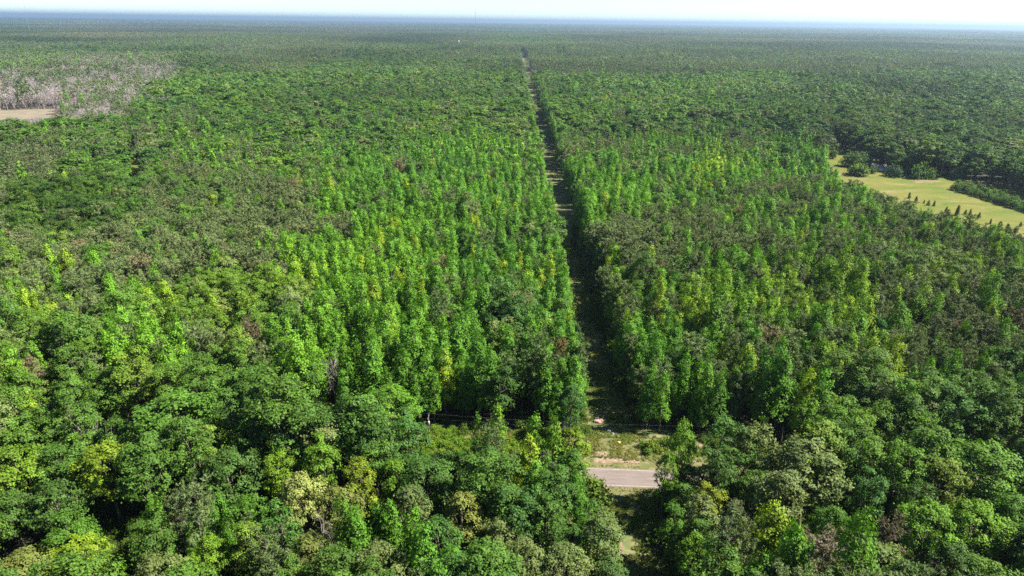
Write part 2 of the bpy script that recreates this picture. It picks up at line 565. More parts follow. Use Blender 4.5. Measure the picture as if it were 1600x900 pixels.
def make_protos(kind):
    full, objs = [], []
    coll = bpy.data.collections.new(kind + '_prototypes')

    def gen(rng, lod, i):
        if kind == 'broadleaf':
            H = [20, 21, 19, 22, 20, 18, 21, 20, 19, 23][i]
            R = [4.6, 4.0, 5.2, 4.4, 3.6, 4.8, 5.0, 3.9, 4.3, 4.7][i]
            fl = [0.36, 0.4, 0.33, 0.4, 0.42, 0.34, 0.36, 0.42, 0.38, 0.4][i]
            nl = [17, 18, 19, 16, 15, 20, 18, 14, 16, 19][i]
            return H, R, broad(rng, H, R, lod, fl, nl)
        if kind == 'sweetgum':
            H = [19, 18, 20, 17.5, 19.5, 18.5, 20, 18][i]
            R = [2.6, 2.2, 3.1, 2.3, 2.8, 3.5, 2.4, 3.0][i]
            return H, R, spire(rng, H, R, lod, [1, 0, 2, 0, 1, 3, 1, 2][i])
        if kind == 'pine':
            H = [17, 18, 16, 17.5, 18.5, 16.5, 17, 18][i]
            R = [3.0, 2.6, 3.3, 2.8, 3.1, 2.5, 3.4, 2.9][i]
            return H, R, pine(rng, H, R, lod)
        H = [16, 14, 17, 15, 13, 16][i]
        return H, 3.0, bare(rng, H, 1 if lod else 0)

    counts = {'broadleaf': (10, 8, 6), 'sweetgum': (8, 6, 5), 'pine': (8, 6, 5), 'bare': (5, 5, 4)}[kind]
    offs, tot = [], 0
    for lod in range(3):
        offs.append((tot, counts[lod]))
        for i in range(counts[lod]):
            rng = np.random.RandomState(100 * (KINDS.index(kind) + 1) + 10 * lod + i)
            H, R, (cm, tm) = gen(rng, lod, i)
            if lod == 0:
                full.append(dict(H=H, R=R, crown=cm.mesh('crown', [LEAFMAT[kind]]) if cm else None,
                                 trunk=tm.mesh('trunk', [BARKMAT[kind], BARKMAT[kind]])))
            me = join_meshes(cm, tm).mesh('%s_%d_%02d' % (kind, lod, i), [LEAFMAT[kind], BARKMAT[kind]])
            o = bpy.data.objects.new('%s_proto_%03d' % (kind, tot), me)
            coll.objects.link(o)
            objs.append(dict(H=H, R=R))
            tot += 1
    PROTO[kind] = full
    COLLS[kind] = (coll, offs, objs)


for k in KINDS:
    make_protos(k)


def gn_scatter(name, coll, pts, idx, rot, scl, tint):
    """ONE stuff object: prototypes instanced on points, with their own size, turn and leaf colour"""
    me = bpy.data.meshes.new(name)
    n = len(pts)
    me.vertices.add(n)
    me.vertices.foreach_set('co', np.asarray(pts, np.float32).ravel())
    a = me.attributes.new('idx', 'INT', 'POINT')
    a.data.foreach_set('value', np.asarray(idx, np.int32))
    a = me.attributes.new('rot', 'FLOAT_VECTOR', 'POINT')
    a.data.foreach_set('vector', np.asarray(rot, np.float32).ravel())
    a = me.attributes.new('scl', 'FLOAT_VECTOR', 'POINT')
    a.data.foreach_set('vector', np.asarray(scl, np.float32).ravel())
    a = me.attributes.new('tint', 'FLOAT_COLOR', 'POINT')
    a.data.foreach_set('color', np.concatenate([np.asarray(tint, np.float32), np.ones((n, 1), np.float32)], 1).ravel())
    o = link(name, me)
    ng = bpy.data.node_groups.new(name + '_scatter', 'GeometryNodeTree')
    ng.interface.new_socket('Geometry', in_out='INPUT', socket_type='NodeSocketGeometry')
    ng.interface.new_socket('Geometry', in_out='OUTPUT', socket_type='NodeSocketGeometry')
    N, L = ng.nodes, ng.links
    gi, go = N.new('NodeGroupInput'), N.new('NodeGroupOutput')
    ci = N.new('GeometryNodeCollectionInfo')
    ci.inputs['Collection'].default_value = coll
    ci.inputs['Separate Children'].default_value = True
    ci.inputs['Reset Children'].default_value = True
    ip = N.new('GeometryNodeInstanceOnPoints')
    ip.inputs['Pick Instance'].default_value = True

    def named(nm, ty):
        q = N.new('GeometryNodeInputNamedAttribute')
        q.data_type = ty
        q.inputs['Name'].default_value = nm
        return q.outputs[0]
    mp = N.new('GeometryNodeMeshToPoints')
    L.new(gi.outputs[0], mp.inputs['Mesh'])
    L.new(mp.outputs[0], ip.inputs['Points'])
    L.new(ci.outputs[0], ip.inputs['Instance'])
    L.new(named('idx', 'INT'), ip.inputs['Instance Index'])
    er = N.new('FunctionNodeEulerToRotation')
    L.new(named('rot', 'FLOAT_VECTOR'), er.inputs[0])
    L.new(er.outputs[0], ip.inputs['Rotation'])
    L.new(named('scl', 'FLOAT_VECTOR'), ip.inputs['Scale'])
    L.new(ip.outputs[0], go.inputs[0])
    md = o.modifiers.new('scatter', 'NODES')
    md.node_group = ng
    tag(o, kind='stuff')
    return o


# ------------------------------------------------------------------ layout of the place
TRACK_X, TRACK_W = 28.0, 7.6         # the cleared strip runs along +Y


def road_y(x):
    return 143.0 - 0.0465 * (np.asarray(x, float) - TRACK_X)


FIELD_PX = [(1296, 231), (1330, 231), (1334, 243), (1372, 262), (1400, 268), (1440, 274), (1478, 279), (1536, 282), (1570, 292), (1600, 303), (1660, 322),
            (1660, 386), (1600, 364), (1562, 358), (1520, 345), (1480, 333), (1420, 318), (1380, 308), (1352, 288), (1330, 276), (1312, 262), (1298, 246)]
SAND_PX = [(-60, 176), (0, 172), (60, 170), (98, 169), (97, 178.5), (40, 181), (0, 183), (-60, 187)]
SAND2_PX = [(104, 160), (122, 161), (121, 168), (107, 168)]
SAND3_PX = [(-30, 120), (6, 121), (12, 131), (3, 137), (-30, 136)]
HOLE_PX = [(201, 238), (219, 238), (222, 268), (203, 270)]
OPEN_PX = [(640, 680), (735, 672), (742, 700), (735, 722), (650, 722)]
GAP_PX = [(930, 682), (1032, 684), (1028, 760), (936, 760)]
SLIT_PX = [(864, 80), (886, 81.5), (885, 84), (866, 82.5)]
PX_POLYS = [FIELD_PX, SAND_PX, SAND2_PX, SAND3_PX, HOLE_PX, SLIT_PX]


GAPS_PX = [[(158, 792), (215, 768), (232, 850), (205, 900), (150, 900)], [(52, 548), (92, 540), (96, 596), (62, 600)], [(214, 580), (258, 572), (254, 618), (222, 615)],
           [(1500, 745), (1545, 740), (1535, 775), (1498, 780)], [(300, 870), (330, 880), (420, 860), (415, 900), (300, 900)]]


def blocked(x, y, H, R):
    """no tree here: road and verges, the cleared strip, the field, bare ground"""
    x, y = np.asarray(x, float), np.asarray(y, float)
    gapn = np.clip(vnoise(x * 0, y, 17, 6) * 1.8 - 0.9, 0, 1) * np.clip((y - 190) / 60, 0, 1)
    b = (x > TRACK_X - TRACK_W - 0.25 * R - 3.5 * np.clip((y - 900) / 900, 0, 1)) & (x < TRACK_X + TRACK_W + 0.25 * R + 5 * gapn + 5 * np.clip((y - 1300) / 900, 0, 1) + 0.5 * (vnoise(x, y, 9, 5) - 0.5)) & (y < 2850)
    b |= (x > 34) & (x < 47) & (y > 113.5) & (y < 123) & (np.asarray(H) > 12.5)
    ry = road_y(x)
    open_ = np.clip((x + 62) / 20, 0, 1) * np.clip((88 - x) / 20, 0, 1)
    b |= (y > ry - 6.5) & (y < ry + 7.5 + open_ * 13.5 + 3 * (vnoise(x, y, 14, 2) - 0.5))
    g = terrain(x, y)
    for f in (0.04, 0.35, 0.7, 0.93):
        u, v = proj(x, y, g + H * f)
        for P in PX_POLYS:
            b |= in_poly(u, v, P) | ((f > 0.9) & (in_poly(u + 5, v - 3, P) | in_poly(u - 5, v - 3, P)))
    for f in (0.55, 0.8, 0.97):
        u, v = proj(x, y, g + H * f)
        for P in GAPS_PX:
            b |= in_poly(u, v, P)
    wp = R * F / np.sqrt(x * x + y * y + 90 ** 2)
    for f in (0.5, 0.7, 0.85, 0.98):
        u, v = proj(x, y, g + H * f)
        b |= in_poly(u + wp * 0.95, v, GAP_PX) | in_poly(u - wp * 0.95, v, GAP_PX) | in_poly(u, v, GAP_PX)
    u, v = proj(x, y, g + H * 0.95)
    b |= in_poly(u, v, OPEN_PX) | in_poly(u, v, GAP_PX)
    return b


# species survey: ellipses in the picture of the place, later ones painted over earlier
# (cu, cv, ru, rv, (broadleaf, sweetgum, pine, bare), strength)
ZONES = [
    (800, 60, 1600, 40, (.45, .1, .43, .02), 1),
    (450, 160, 560, 85, (.92, .03, .05, 0), 1),
    (1010, 165, 210, 60, (.8, .12, .08, 0), 1),
    (1430, 180, 300, 110, (.9, .05, .05, 0), 1),
    (430, 82, 120, 28, (.15, .05, .75, .05), 1),
    (1000, 100, 170, 20, (.2, .05, .75, 0), 1),
    (1360, 95, 220, 16, (.2, .05, .75, 0), .9),
    (280, 330, 420, 130, (.6, .1, .28, .02), 1),
    (480, 240, 260, 45, (.65, .25, .1, 0), .8),
    (200, 395, 240, 55, (.13, .15, .7, .02), 1),
    (430, 345, 140, 65, (.14, .14, .72, 0), 1),
    (20, 275, 70, 60, (.2, .05, .55, .2), 1),
    (230, 320, 50, 40, (.2, .05, .75, 0), .9),
    (110, 330, 110, 45, (.9, .05, .05, 0), 1),
    (690, 300, 190, 90, (.1, .84, .06, 0), 1),
    (690, 440, 230, 130, (.1, .86, .04, 0), 1),
    (620, 580, 340, 110, (.14, .82, .04, 0), 1),
    (140, 500, 290, 75, (.55, .35, .1, 0), 1),
    (120, 620, 330, 70, (.8, .16, .04, 0), 1),
    (1090, 290, 240, 85, (.1, .84, .06, 0), 1),
    (1000, 238, 120, 18, (.1, .4, .5, 0), .9),
    (1230, 345, 130, 70, (.08, .55, .37, 0), 1),
    (1060, 385, 150, 50, (.06, .18, .76, 0), 1),
    (1420, 430, 300, 120, (.08, .62, .30, 0), 1),
    (1420, 520, 260, 60, (.1, .45, .45, 0), 1),
    (1120, 520, 200, 110, (.08, .78, .14, 0), 1),
    (1350, 630, 380, 60, (.4, .55, .05, 0), 1),
    (400, 800, 620, 130, (.9, .08, .02, 0), 1),
    (1350, 800, 420, 130, (.88, .1, .02, 0), 1),
    (60, 150, 190, 34, (.04, .02, .1, .84), 1),
    (185, 108, 110, 26, (.05, .02, .15, .78), 1),
    (50, 118, 80, 14, (.1, .02, .15, .73), 1),
]
YELLOW = [(1240, 460, 70, 40), (1100, 465, 60, 40), (1420, 455, 60, 30), (1500, 430, 70, 45), (60, 480, 70, 40), (340, 470, 40, 45),
          (250, 480, 60, 30), (420, 440, 70, 30), (1130, 250, 40, 28), (30, 420, 60, 25), (1340, 560, 70, 40), (960, 440, 60, 40), (1320, 480, 60, 30)]
DARKER = [(1430, 190, 260, 85), (80, 330, 110, 40), (1200, 240, 180, 30)]


def ell(u, v, e):
    return ((u - e[0]) / e[2]) ** 2 + ((v - e[1]) / e[3]) ** 2


def survey(x, y, H=17.0):
    u, v = proj(x, y, terrain(x, y) + H)
    n1 = vnoise(x, y, 38, 21) + 0.6 * vnoise(x, y, 16, 22) - 0.8
    W = np.tile(np.array([.5, .12, .36, .02]), (len(u), 1))
    for z in ZONES:
        a = np.clip((1.25 - ell(u, v, z) + n1 * 0.9) / 0.5, 0, 1) * z[5]
        W = W * (1 - a[:, None]) + np.array(z[4]) * a[:, None]
    yel = np.zeros(len(u))
    for e in YELLOW:
        yel = np.maximum(yel, np.clip(1.35 - ell(u, v, e) + n1, 0, 1))
    dk = np.zeros(len(u))
    for e in DARKER:
        dk = np.maximum(dk, np.clip(1.3 - ell(u, v, e) + n1, 0, 1))
    return W, yel, dk


def tints(kind, x, y, yel, dk, rng):
    n = len(x)
    a = rng.uniform(0, 1, n)
    p = vnoise(x, y, 60, 31)
    r = rng.normal(size=n)

    def mixc(c0, c1, f):
        f = np.clip(f, 0, 1)[:, None]
        return np.array(c0) * (1 - f) + np.array(c1) * f
    if kind == 'sweetgum':
        c = mixc((.036, .098, .016), (.074, .152, .014), 0.35 * a + 0.5 * p + 0.06 * r)
        c = c + (mixc((.095, .165, .014), (.108, .165, .02), a) - c) * np.clip(yel * 1.15 * (0.35 + a * 0.8), 0, 0.95)[:, None]
        far_y = (a > 0.95)
        c[far_y] = (.11, .16, .015)
    elif kind == 'broadleaf':
        c = mixc((.028, .07, .019), (.062, .115, .018), 0.5 * a + 0.5 * p + 0.08 * r)
        g = (a > 0.8) & (a < 0.9)
        c[g] = mixc((.065, .095, .04), (.085, .11, .05), rng.uniform(0, 1, n))[g]
        c[a > 0.975] = (.08, .13, .022)
        c = c + (np.array((.095, .145, .015)) - c) * (yel * 0.3)[:, None]
        c = c * (1 - 0.35 * dk)[:, None]
    elif kind == 'pine':
        c = mixc((.064, .096, .034), (.1, .114, .055), 0.5 * a + 0.5 * p + 0.1 * r)
        b = (a > 0.975) & (y > road_y(x))
        c[b] = mixc((.12, .095, .06), (.14, .105, .07), rng.uniform(0, 1, n))[b]
    else:
        c = mixc((.2, .178, .162), (.26, .225, .215), a)
    far = np.clip((np.hypot(x, y) - 700) / 1500, 0, 1)[:, None] * 0.3  # distance haze painted into the leaf colour: far crowns get greyer tints
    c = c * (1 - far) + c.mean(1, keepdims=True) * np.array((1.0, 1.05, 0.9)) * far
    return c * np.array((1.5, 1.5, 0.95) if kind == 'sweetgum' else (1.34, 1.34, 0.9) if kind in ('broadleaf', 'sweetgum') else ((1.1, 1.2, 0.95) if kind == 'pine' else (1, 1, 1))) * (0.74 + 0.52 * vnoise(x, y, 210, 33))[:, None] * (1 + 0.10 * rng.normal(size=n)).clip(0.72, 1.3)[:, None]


# hand-placed trees: (crown-top u, v, crown width px, height m, kind, leaf colour, what it looks like, where)
Y1, G1, G2, DK, PALE, OLV, CRM = (.11, .17, .016), (.07, .14, .016), (.048, .11, .018), (.037, .076, .02), (.085, .115, .05), (.085, .105, .035), (.15, .175, .07)
HEROES = [
    (112, 838, 82, 15, 'broadleaf', Y1, 'bright yellow-green round tree', 'in the bottom left corner before the dark gap'),
    (28, 862, 92, 15, 'broadleaf', OLV, 'dull olive tree', 'cut by the bottom left corner'),
    (103, 800, 70, 17, 'broadleaf', G2, 'mid-green domed tree', 'directly behind the bright corner tree'),
    (160, 688, 96, 22, 'broadleaf', (.095, .145, .016), 'yellow-green tall lobed tree', 'above the dark gap at lower left'),
    (20, 700, 80, 20, 'broadleaf', (.08, .14, .018), 'fresh green tree', 'at left edge below the shaded hollow'),
    (262, 614, 128, 23, 'broadleaf', (.055, .12, .022), 'very large mid-green tree', 'tallest of the lower left wood'),
    (322, 838, 66, 15, 'broadleaf', (.08, .15, .016), 'small bright green round tree', 'at bottom edge right of dark gap'),
    (243, 868, 84, 16, 'broadleaf', PALE, 'pale olive tree', 'cut by the bottom edge beside dark gap'),
    (385, 770, 72, 17, 'broadleaf', G2, 'mid-green tree', 'left of the cream-leaved tree'),
    (352, 700, 100, 21, 'broadleaf', DK, 'dark green wide tree', 'right of the very large lower left tree'),
    (78, 752, 84, 18, 'broadleaf', DK, 'dark blue-green tree', 'between two yellow-green trees at lower left'),
    (8, 765, 76, 17, 'broadleaf', (.042, .086, .022), 'dark green tree', 'touching the left edge above the corner'),
    (467, 737, 84, 21, 'broadleaf', CRM, 'cream-yellow flowering tree', 'palest crown of the lower left wood'),
    (520, 758, 84, 18, 'broadleaf', OLV, 'olive-green tree', 'right beside the cream-yellow tree'),
    (498, 682, 66, 22, 'broadleaf', G1, 'bright green tree', 'behind the cream-yellow tree'),
    (432, 688, 58, 21, 'broadleaf', (.085, .15, .016), 'bright yellowish tree', 'behind and left of cream-yellow tree'),
    (478, 836, 92, 17, 'broadleaf', OLV, 'dull olive spreading tree', 'in front of the cream-yellow tree'),
    (590, 848, 100, 18, 'broadleaf', PALE, 'greyish olive round tree', 'at the bottom edge below the dark feathery tree'),
    (662, 716, 104, 18, 'broadleaf', (.038, .082, .022), 'dark feathery tree', 'in front of the sunny roadside opening'),
    (722, 757, 64, 22, 'broadleaf', (.12, .14, .045), 'pale yellow-olive tree', 'below the roadside opening'),
    (776, 792, 60, 19, 'broadleaf', PALE, 'pale olive tree', 'right of the pale yellow-olive tree'),
    (565, 710, 58, 21, 'broadleaf', (.11, .15, .018), 'yellow-green slim tree', 'left of the dark feathery tree'),
    (618, 702, 50, 20, 'broadleaf', G1, 'bright green tree', 'touching the dark feathery tree on its left'),
    (610, 601, 92, 19, 'broadleaf', (.06, .135, .018), 'bright green lone broad tree', 'left of the utility pole'),
    (770, 634, 44, 24, 'sweetgum', (.075, .15, .016), 'bright pointed tree', 'standing highest right of the roadside opening'),
    (835, 647, 44, 24, 'sweetgum', (.07, .15, .018), 'bright pointed tree', 'midway between roadside opening and track'),
    (867, 650, 44, 24, 'sweetgum', (.07, .14, .018), 'bright pointed tree', 'second left of the track before the road'),
    (901, 660, 54, 23, 'broadleaf', (.095, .15, .016), 'yellow-green leaning tree', 'left of the track where it meets the road'),
    (745, 650, 24, 22, 'sweetgum', (.06, .13, .018), 'thin small pointed tree', 'at right end of roadside opening'),
    (925, 770, 58, 18, 'broadleaf', (.045, .11, .018), 'mid-green tree', 'left of the shaded track just before the road'),
    (888, 690, 56, 22, 'broadleaf', (.04, .1, .018), 'dark green full tree', 'left of the track beside the road'),
    (946, 868, 64, 15, 'broadleaf', (.045, .085, .03), 'dark grey-green tree', 'at bottom edge left of the track'),
    (885, 850, 90, 17, 'broadleaf', PALE, 'speckled pale green tree', 'at bottom edge left of the track soil patch'),
    (820, 840, 84, 18, 'broadleaf', PALE, 'speckled pale olive tree', 'second left of the track at bottom edge'),
    (1076, 651, 48, 24, 'broadleaf', (.075, .15, .018), 'bright green upright tree', 'right of the road opening'),
    (1046, 690, 34, 21, 'broadleaf', (.07, .14, .018), 'bright narrow tree', 'at the right end of the visible road'),
    (1183, 656, 76, 24, 'broadleaf', (.085, .115, .05), 'pale grey-green tree', 'second large tree right of the road opening'),
    (1275, 684, 120, 24, 'broadleaf', (.08, .11, .048), 'pale grey-green very wide tree', 'in the right foreground wood'),
    (1128, 690, 66, 22, 'broadleaf', DK, 'dark green tree', 'between bright upright tree and pale grey-green tree'),
    (1116, 744, 48, 17, 'broadleaf', (.12, .15, .016), 'yellow-green small tree', 'right of the shaded track before the road'),
    (1157, 780, 46, 15, 'broadleaf', (.065, .08, .045), 'small grey domed tree', 'right of the yellow-green small tree'),
    (1207, 782, 88, 22, 'sweetgum', (.11, .165, .016), 'big bright yellow-green cone tree', 'in the right foreground'),
    (1292, 852, 74, 16, 'pine', (.13, .11, .075), 'brownish grey thin tree', 'at the bottom edge right of the bright cone'),
    (1062, 776, 46, 19, 'broadleaf', G2, 'mid-green slim tree', 'right of the track near the road'),
    (1084, 826, 50, 17, 'broadleaf', G1, 'fresh green tree', 'right of the shaded track near bottom edge'),
    (1362, 733, 58, 20, 'broadleaf', (.035, .085, .025), 'soft dark green tree', 'right of the very wide grey-green tree'),
    (1550, 690, 110, 23, 'broadleaf', (.06, .125, .02), 'large bright green tree', 'at the right edge beyond a dark hollow'),
    (1538, 782, 88, 20, 'broadleaf', (.08, .155, .018), 'bright green spiky tree', 'at lower right below the dark hollow'),
    (1464, 784, 92, 20, 'broadleaf', (.07, .145, .018), 'bright green spreading tree', 'left of the spiky lower right tree'),
    (1484, 712, 66, 21, 'broadleaf', (.09, .13, .025), 'vine-hung yellowish tree', 'left of the large right edge tree'),
    (1378, 848, 92, 16, 'broadleaf', (.075, .115, .04), 'pale green wide tree', 'at the bottom edge in the right wood'),
    (1394, 824, 44, 17, 'pine', (.1, .085, .055), 'dull brown small tree', 'behind the pale wide bottom right tree'),
    (1300, 788, 66, 18, 'broadleaf', G2, 'mid-green tree', 'right of the big bright cone tree'),
    (1322, 815, 40, 17, 'sweetgum', G1, 'slim bright tree', 'in front of the mid-green tree beside cone'),
    (1590, 772, 66, 19, 'broadleaf', G2, 'mid-green tree', 'touching the right edge'),
    (1418, 690, 62, 22, 'broadleaf', (.065, .135, .018), 'bright green tree', 'right of the soft dark green tree'),
    (1440, 752, 62, 19, 'broadleaf', DK, 'dark green tree', 'behind the bright spreading lower right tree'),
    (1500, 850, 80, 16, 'broadleaf', DK, 'dark green tree', 'at bottom edge below the bright spreading tree'),
    (1270, 617, 44, 20, 'broadleaf', (.07, .145, .018), 'bright green upright tree', 'just beyond the road right of the track'),
    (1307, 631, 50, 20, 'broadleaf', (.06, .135, .018), 'bright green tree', 'second of four roadside trees at right'),
    (1351, 638, 60, 20, 'broadleaf', (.075, .14, .018), 'yellowish green tree', 'third of four roadside trees at right'),
    (1445, 643, 50, 20, 'broadleaf', (.065, .135, .018), 'fresh green tree', 'last of four roadside trees at right'),
    (1378, 489, 28, 21, 'broadleaf', (.022, .08, .018), 'dark dense pointed tree', 'among brown pines right of the track'),
    (952, 399, 20, 18, 'sweetgum', (.13, .175, .012), 'yellow pointed tree', 'right beside the track on the pine edge'),
    (1000, 415, 18, 18, 'sweetgum', (.13, .175, .012), 'yellow pointed tree', 'second right of the track among pines'),
    (880, 538, 26, 17, 'pine', (.17, .115, .055), 'orange-brown dead tree', 'beside the track on its left'),
    (392, 510, 32, 18, 'pine', (.12, .09, .06), 'rusty brown pine', 'among green trees left of centre'),
    (1502, 505, 30, 17, 'pine', (.13, .095, .07), 'reddish dying pine', 'in the olive pines at right'),
    (757, 470, 26, 17, 'pine', (.13, .1, .05), 'tan dying pine', 'among bright pointed trees left of track'),
    (902, 498, 22, 17, 'broadleaf', (.028, .07, .03), 'dark rounded tree', 'overhanging the left side of the track'),
    (442, 232, 30, 17, 'bare', (.3, .27, .25), 'pale leafless tree', 'left of centre in the hardwoods'),
    (326, 236, 28, 16, 'bare', (.3, .27, .25), 'whitish leafless tree', 'left in the hardwoods'),
    (518, 552, 26, 17, 'bare', (.3, .27, .25), 'leafless arching tree', 'behind the lone broad tree'),
    (895, 596, 44, 18, 'broadleaf', (.028, .072, .02), 'dark tree', 'left corner where the track leaves the road'),
    (85, 440, 50, 17, 'broadleaf', (.05, .11, .018), 'green round tree', 'beside yellow trees at left'),
    (138, 642, 24, 19, 'bare', (.3, .27, .23), 'pale broken leafless snag', 'among bright trees at lower left'),
    (514, 812, 30, 16, 'bare', (.3, .27, .25), 'white-limbed leafless tree', 'beside the dull olive spreading tree'),
    (1375, 221, 44, 17, 'broadleaf', (.1, .155, .022), 'large spreading shade tree', 'behind the house at the field'),
]
hero_xy = []
placed = []      # dicts of every individual tree
for (u, v, wpx, H, kind, tint, look, where) in HEROES:
    p = at(u, v, H * 0.985)
    d = float(np.linalg.norm(p - CAMP)) * math.cos(math.atan((v - 450) / F))
    R = wpx * d / F / 2
    cand = PROTO[kind]
    asp = [abs(math.log((c['R'] / c['H']) / (R / H))) + random.random() * 0.12 for c in cand]
    i = int(np.argmin(asp))
    placed.append(dict(x=p[0], y=p[1], H=H, R=R, kind=kind, i=i, sz=H / cand[i]['H'], sx=R / (cand[i]['R'] * (1.08 if kind != 'pine' else 1.25)),
                       tint=(tint[0] * 1.22, tint[1] * 1.22, tint[2] * 0.8) if kind != 'pine' else tint, label=look + ', ' + where, hero=True))
    hero_xy.append((p[0], p[1], R))
hero_xy = np.array(hero_xy)


def grid_points(cell, d0, d1, seed, jitter=0.42, margin=0.1):
    rng = np.random.RandomState(seed)
    half = d1 * 0.86 + 60
    xs = np.arange(-half, half, cell)
    ys = np.arange(70 if d0 < 100 else d0 * 0.6, d1, cell)
    X, Y = np.meshgrid(xs, ys)
    X = X + (np.arange(len(ys)) % 2)[:, None] * cell * 0.5
    x = X.ravel() + rng.uniform(-jitter, jitter, X.size) * cell
    y = Y.ravel() + rng.uniform(-jitter, jitter, X.size) * cell
    d = np.hypot(x, y)
    k = (d >= d0) & (d < d1)
    x, y = x[k], y[k]
    u, v = proj(x, y, terrain(x, y) + 10)
    m = 30 + 60000 / np.hypot(x, y)
    k = (u > -m) & (u < 1600 + m * 1.25) & (v < 900 + 190)
    return x[k], y[k]


def woods(cell_b, cell_f, d0, d1, seed, near):
    rng = np.random.RandomState(seed)
    res = []
    for which, cell in (('b', cell_b), ('f', cell_f)):
        x, y = grid_points(cell, d0, d1, seed + (0 if which == 'b' else 1))
        W, yel, dk = survey(x, y)
        r = rng.uniform(0, 1, len(x))
        nb = 1 - W[:, 0]
        # coherent patches: broadleaf share against a patch noise shared by both grids
        far_ = np.clip((np.hypot(x, y) - 700) / 700, 0, 1)
        patch = np.clip(0.5 + ((0.55 - 0.3 * far_) * (vnoise(x, y, 26, 41) - 0.5) + (0.75 - 0.5 * far_) * (vnoise(x, y, 11, 42) - 0.5) + far_ * 0.7 * (vnoise(x, y, 170, 43) - 0.5)) * 1.5, 0, 1)
        isb = patch < W[:, 0]
        if which == 'b':
            kind = np.where(isb, 0, -1)
        else:
            q = r * np.maximum(nb, 1e-6)
            kind = np.where(q < W[:, 1], 1, np.where(q < W[:, 1] + W[:, 2], 2, 3))
            kind = np.where(isb, -1, kind)
        H0 = np.array([20.0, 18.7, 17.2, 15.2])[np.maximum(kind, 0)]
        R0 = np.array([4.4, 2.3, 2.9, 2.5])[np.maximum(kind, 0)]
        sc = np.clip(1 + 0.12 * rng.normal(size=len(x)), 0.68, 1.3)
        sc = sc * (0.9 + 0.2 * vnoise(x, y, 45, 51)) * (1 + np.clip((np.hypot(x, y) - 420) / 200, 0, 1) * 0.36 * (np.floor(vnoise(x, y, 150, 52) * 4) / 3 - 0.5))
        sc = np.where(kind == 1, sc * rng.choice([0.78, 0.95, 1.0, 1.06, 1.16], len(x)), sc)
        nearside = (y < road_y(x)) & (kind == 0)
        sc = np.where(nearside, sc * (1.04 + 0.1 * np.clip((y - road_y(x) + 45) / 30, 0, 1)), sc)
        # low growth in front of the sunny roadside opening
        ut, vt = proj(x, y, H0 * sc)
        sc = np.where(nearside & (ut > 632) & (ut < 742) & (vt < 712) & (vt > 600), sc * 0.82, sc)
        k = (kind >= 0) & ~blocked(x, y, H0 * sc, R0 * sc)
        if near:
            dd = np.hypot(x[:, None] - hero_xy[None, :, 0], y[:, None] - hero_xy[None, :, 1])
            k &= ~(dd < hero_xy[None, :, 2] * 0.75 + R0[:, None] * 0.62).any(1)
            # the wood must not hide what opens behind it: keep a hero's upper crown in sight
            u, v = proj(x, y, H0 * sc)
            for h in placed:
                if not h.get('hero'):
                    continue
                hu, hv = proj(h['x'], h['y'], h['H'])
                infront = np.hypot(x, y) < math.hypot(h['x'], h['y']) - 1
                wpx = h['R'] * F / math.hypot(h['x'], math.hypot(h['y'], CAM_H - h['H']))
                k &= ~(infront & (np.abs(u - hu) < wpx * 0.8 + 8) & (v > hv - 4) & (v < hv + 22)) | (sc < 0)
        x, y, kind, sc, yel, dk = x[k], y[k], kind[k], sc[k], yel[k], dk[k]
        for ki, kd in enumerate(KINDS):
            m = kind == ki
            if not m.any():
                continue
            res.append((kd, x[m], y[m], sc[m], tints(kd, x[m], y[m], yel[m], dk[m], rng)))
    return res


NEAR = woods(6.1, 4.2, 60, 470, 301, True)
MID = woods(10.2, 4.7, 470, 1000, 401, False)
FAR = woods(11.5, 6.4, 1000, 3100, 501, False)
# a denser row along both sides of the cleared strip
rngr = np.random.RandomState(77)
ex, ey = [], []
for side in (-1, 1):
    yy = 90.0
    while yy < 900:
        yy += rngr.uniform(2.6, 4.6)
        ex.append(TRACK_X + side * (TRACK_W + 1.2 + rngr.uniform(0, 1.6)))
        ey.append(yy)
ex, ey = np.array(ex), np.array(ey)
k = ~blocked(ex, ey, 17.0, np.where(ey < road_y(ex), 4.0, 0.5))
if True:
    dd = np.hypot(ex[:, None] - hero_xy[None, :, 0], ey[:, None] - hero_xy[None, :, 1])
    k &= ~(dd < hero_xy[None, :, 2] * 0.6 + 1.0).any(1)
    k &= rngr.uniform(size=len(ex)) < 0.86
ex, ey = ex[k], ey[k]
W, yel, dk = survey(ex, ey)
kk = np.where(rngr.uniform(size=len(ex)) < W[:, 2] * 0.9, 2, 1)
kk = np.where(ey < road_y(ex), 0, kk)
esc = np.where(ex > TRACK_X, 0.66 + 0.5 * np.clip(vnoise(ex * 0, ey, 13, 61) * 1.5, 0, 1), 1.0)
for ki in (0, 1, 2):
    m = kk == ki
    NEAR.append((KINDS[ki], ex[m], ey[m], esc[m] * np.clip(0.93 + 0.13 * rngr.normal(size=m.sum()), 0.6, 1.25) * (0.85 if ki == 0 else 1), tints(KINDS[ki], ex[m], ey[m], yel[m], dk[m], rngr)))

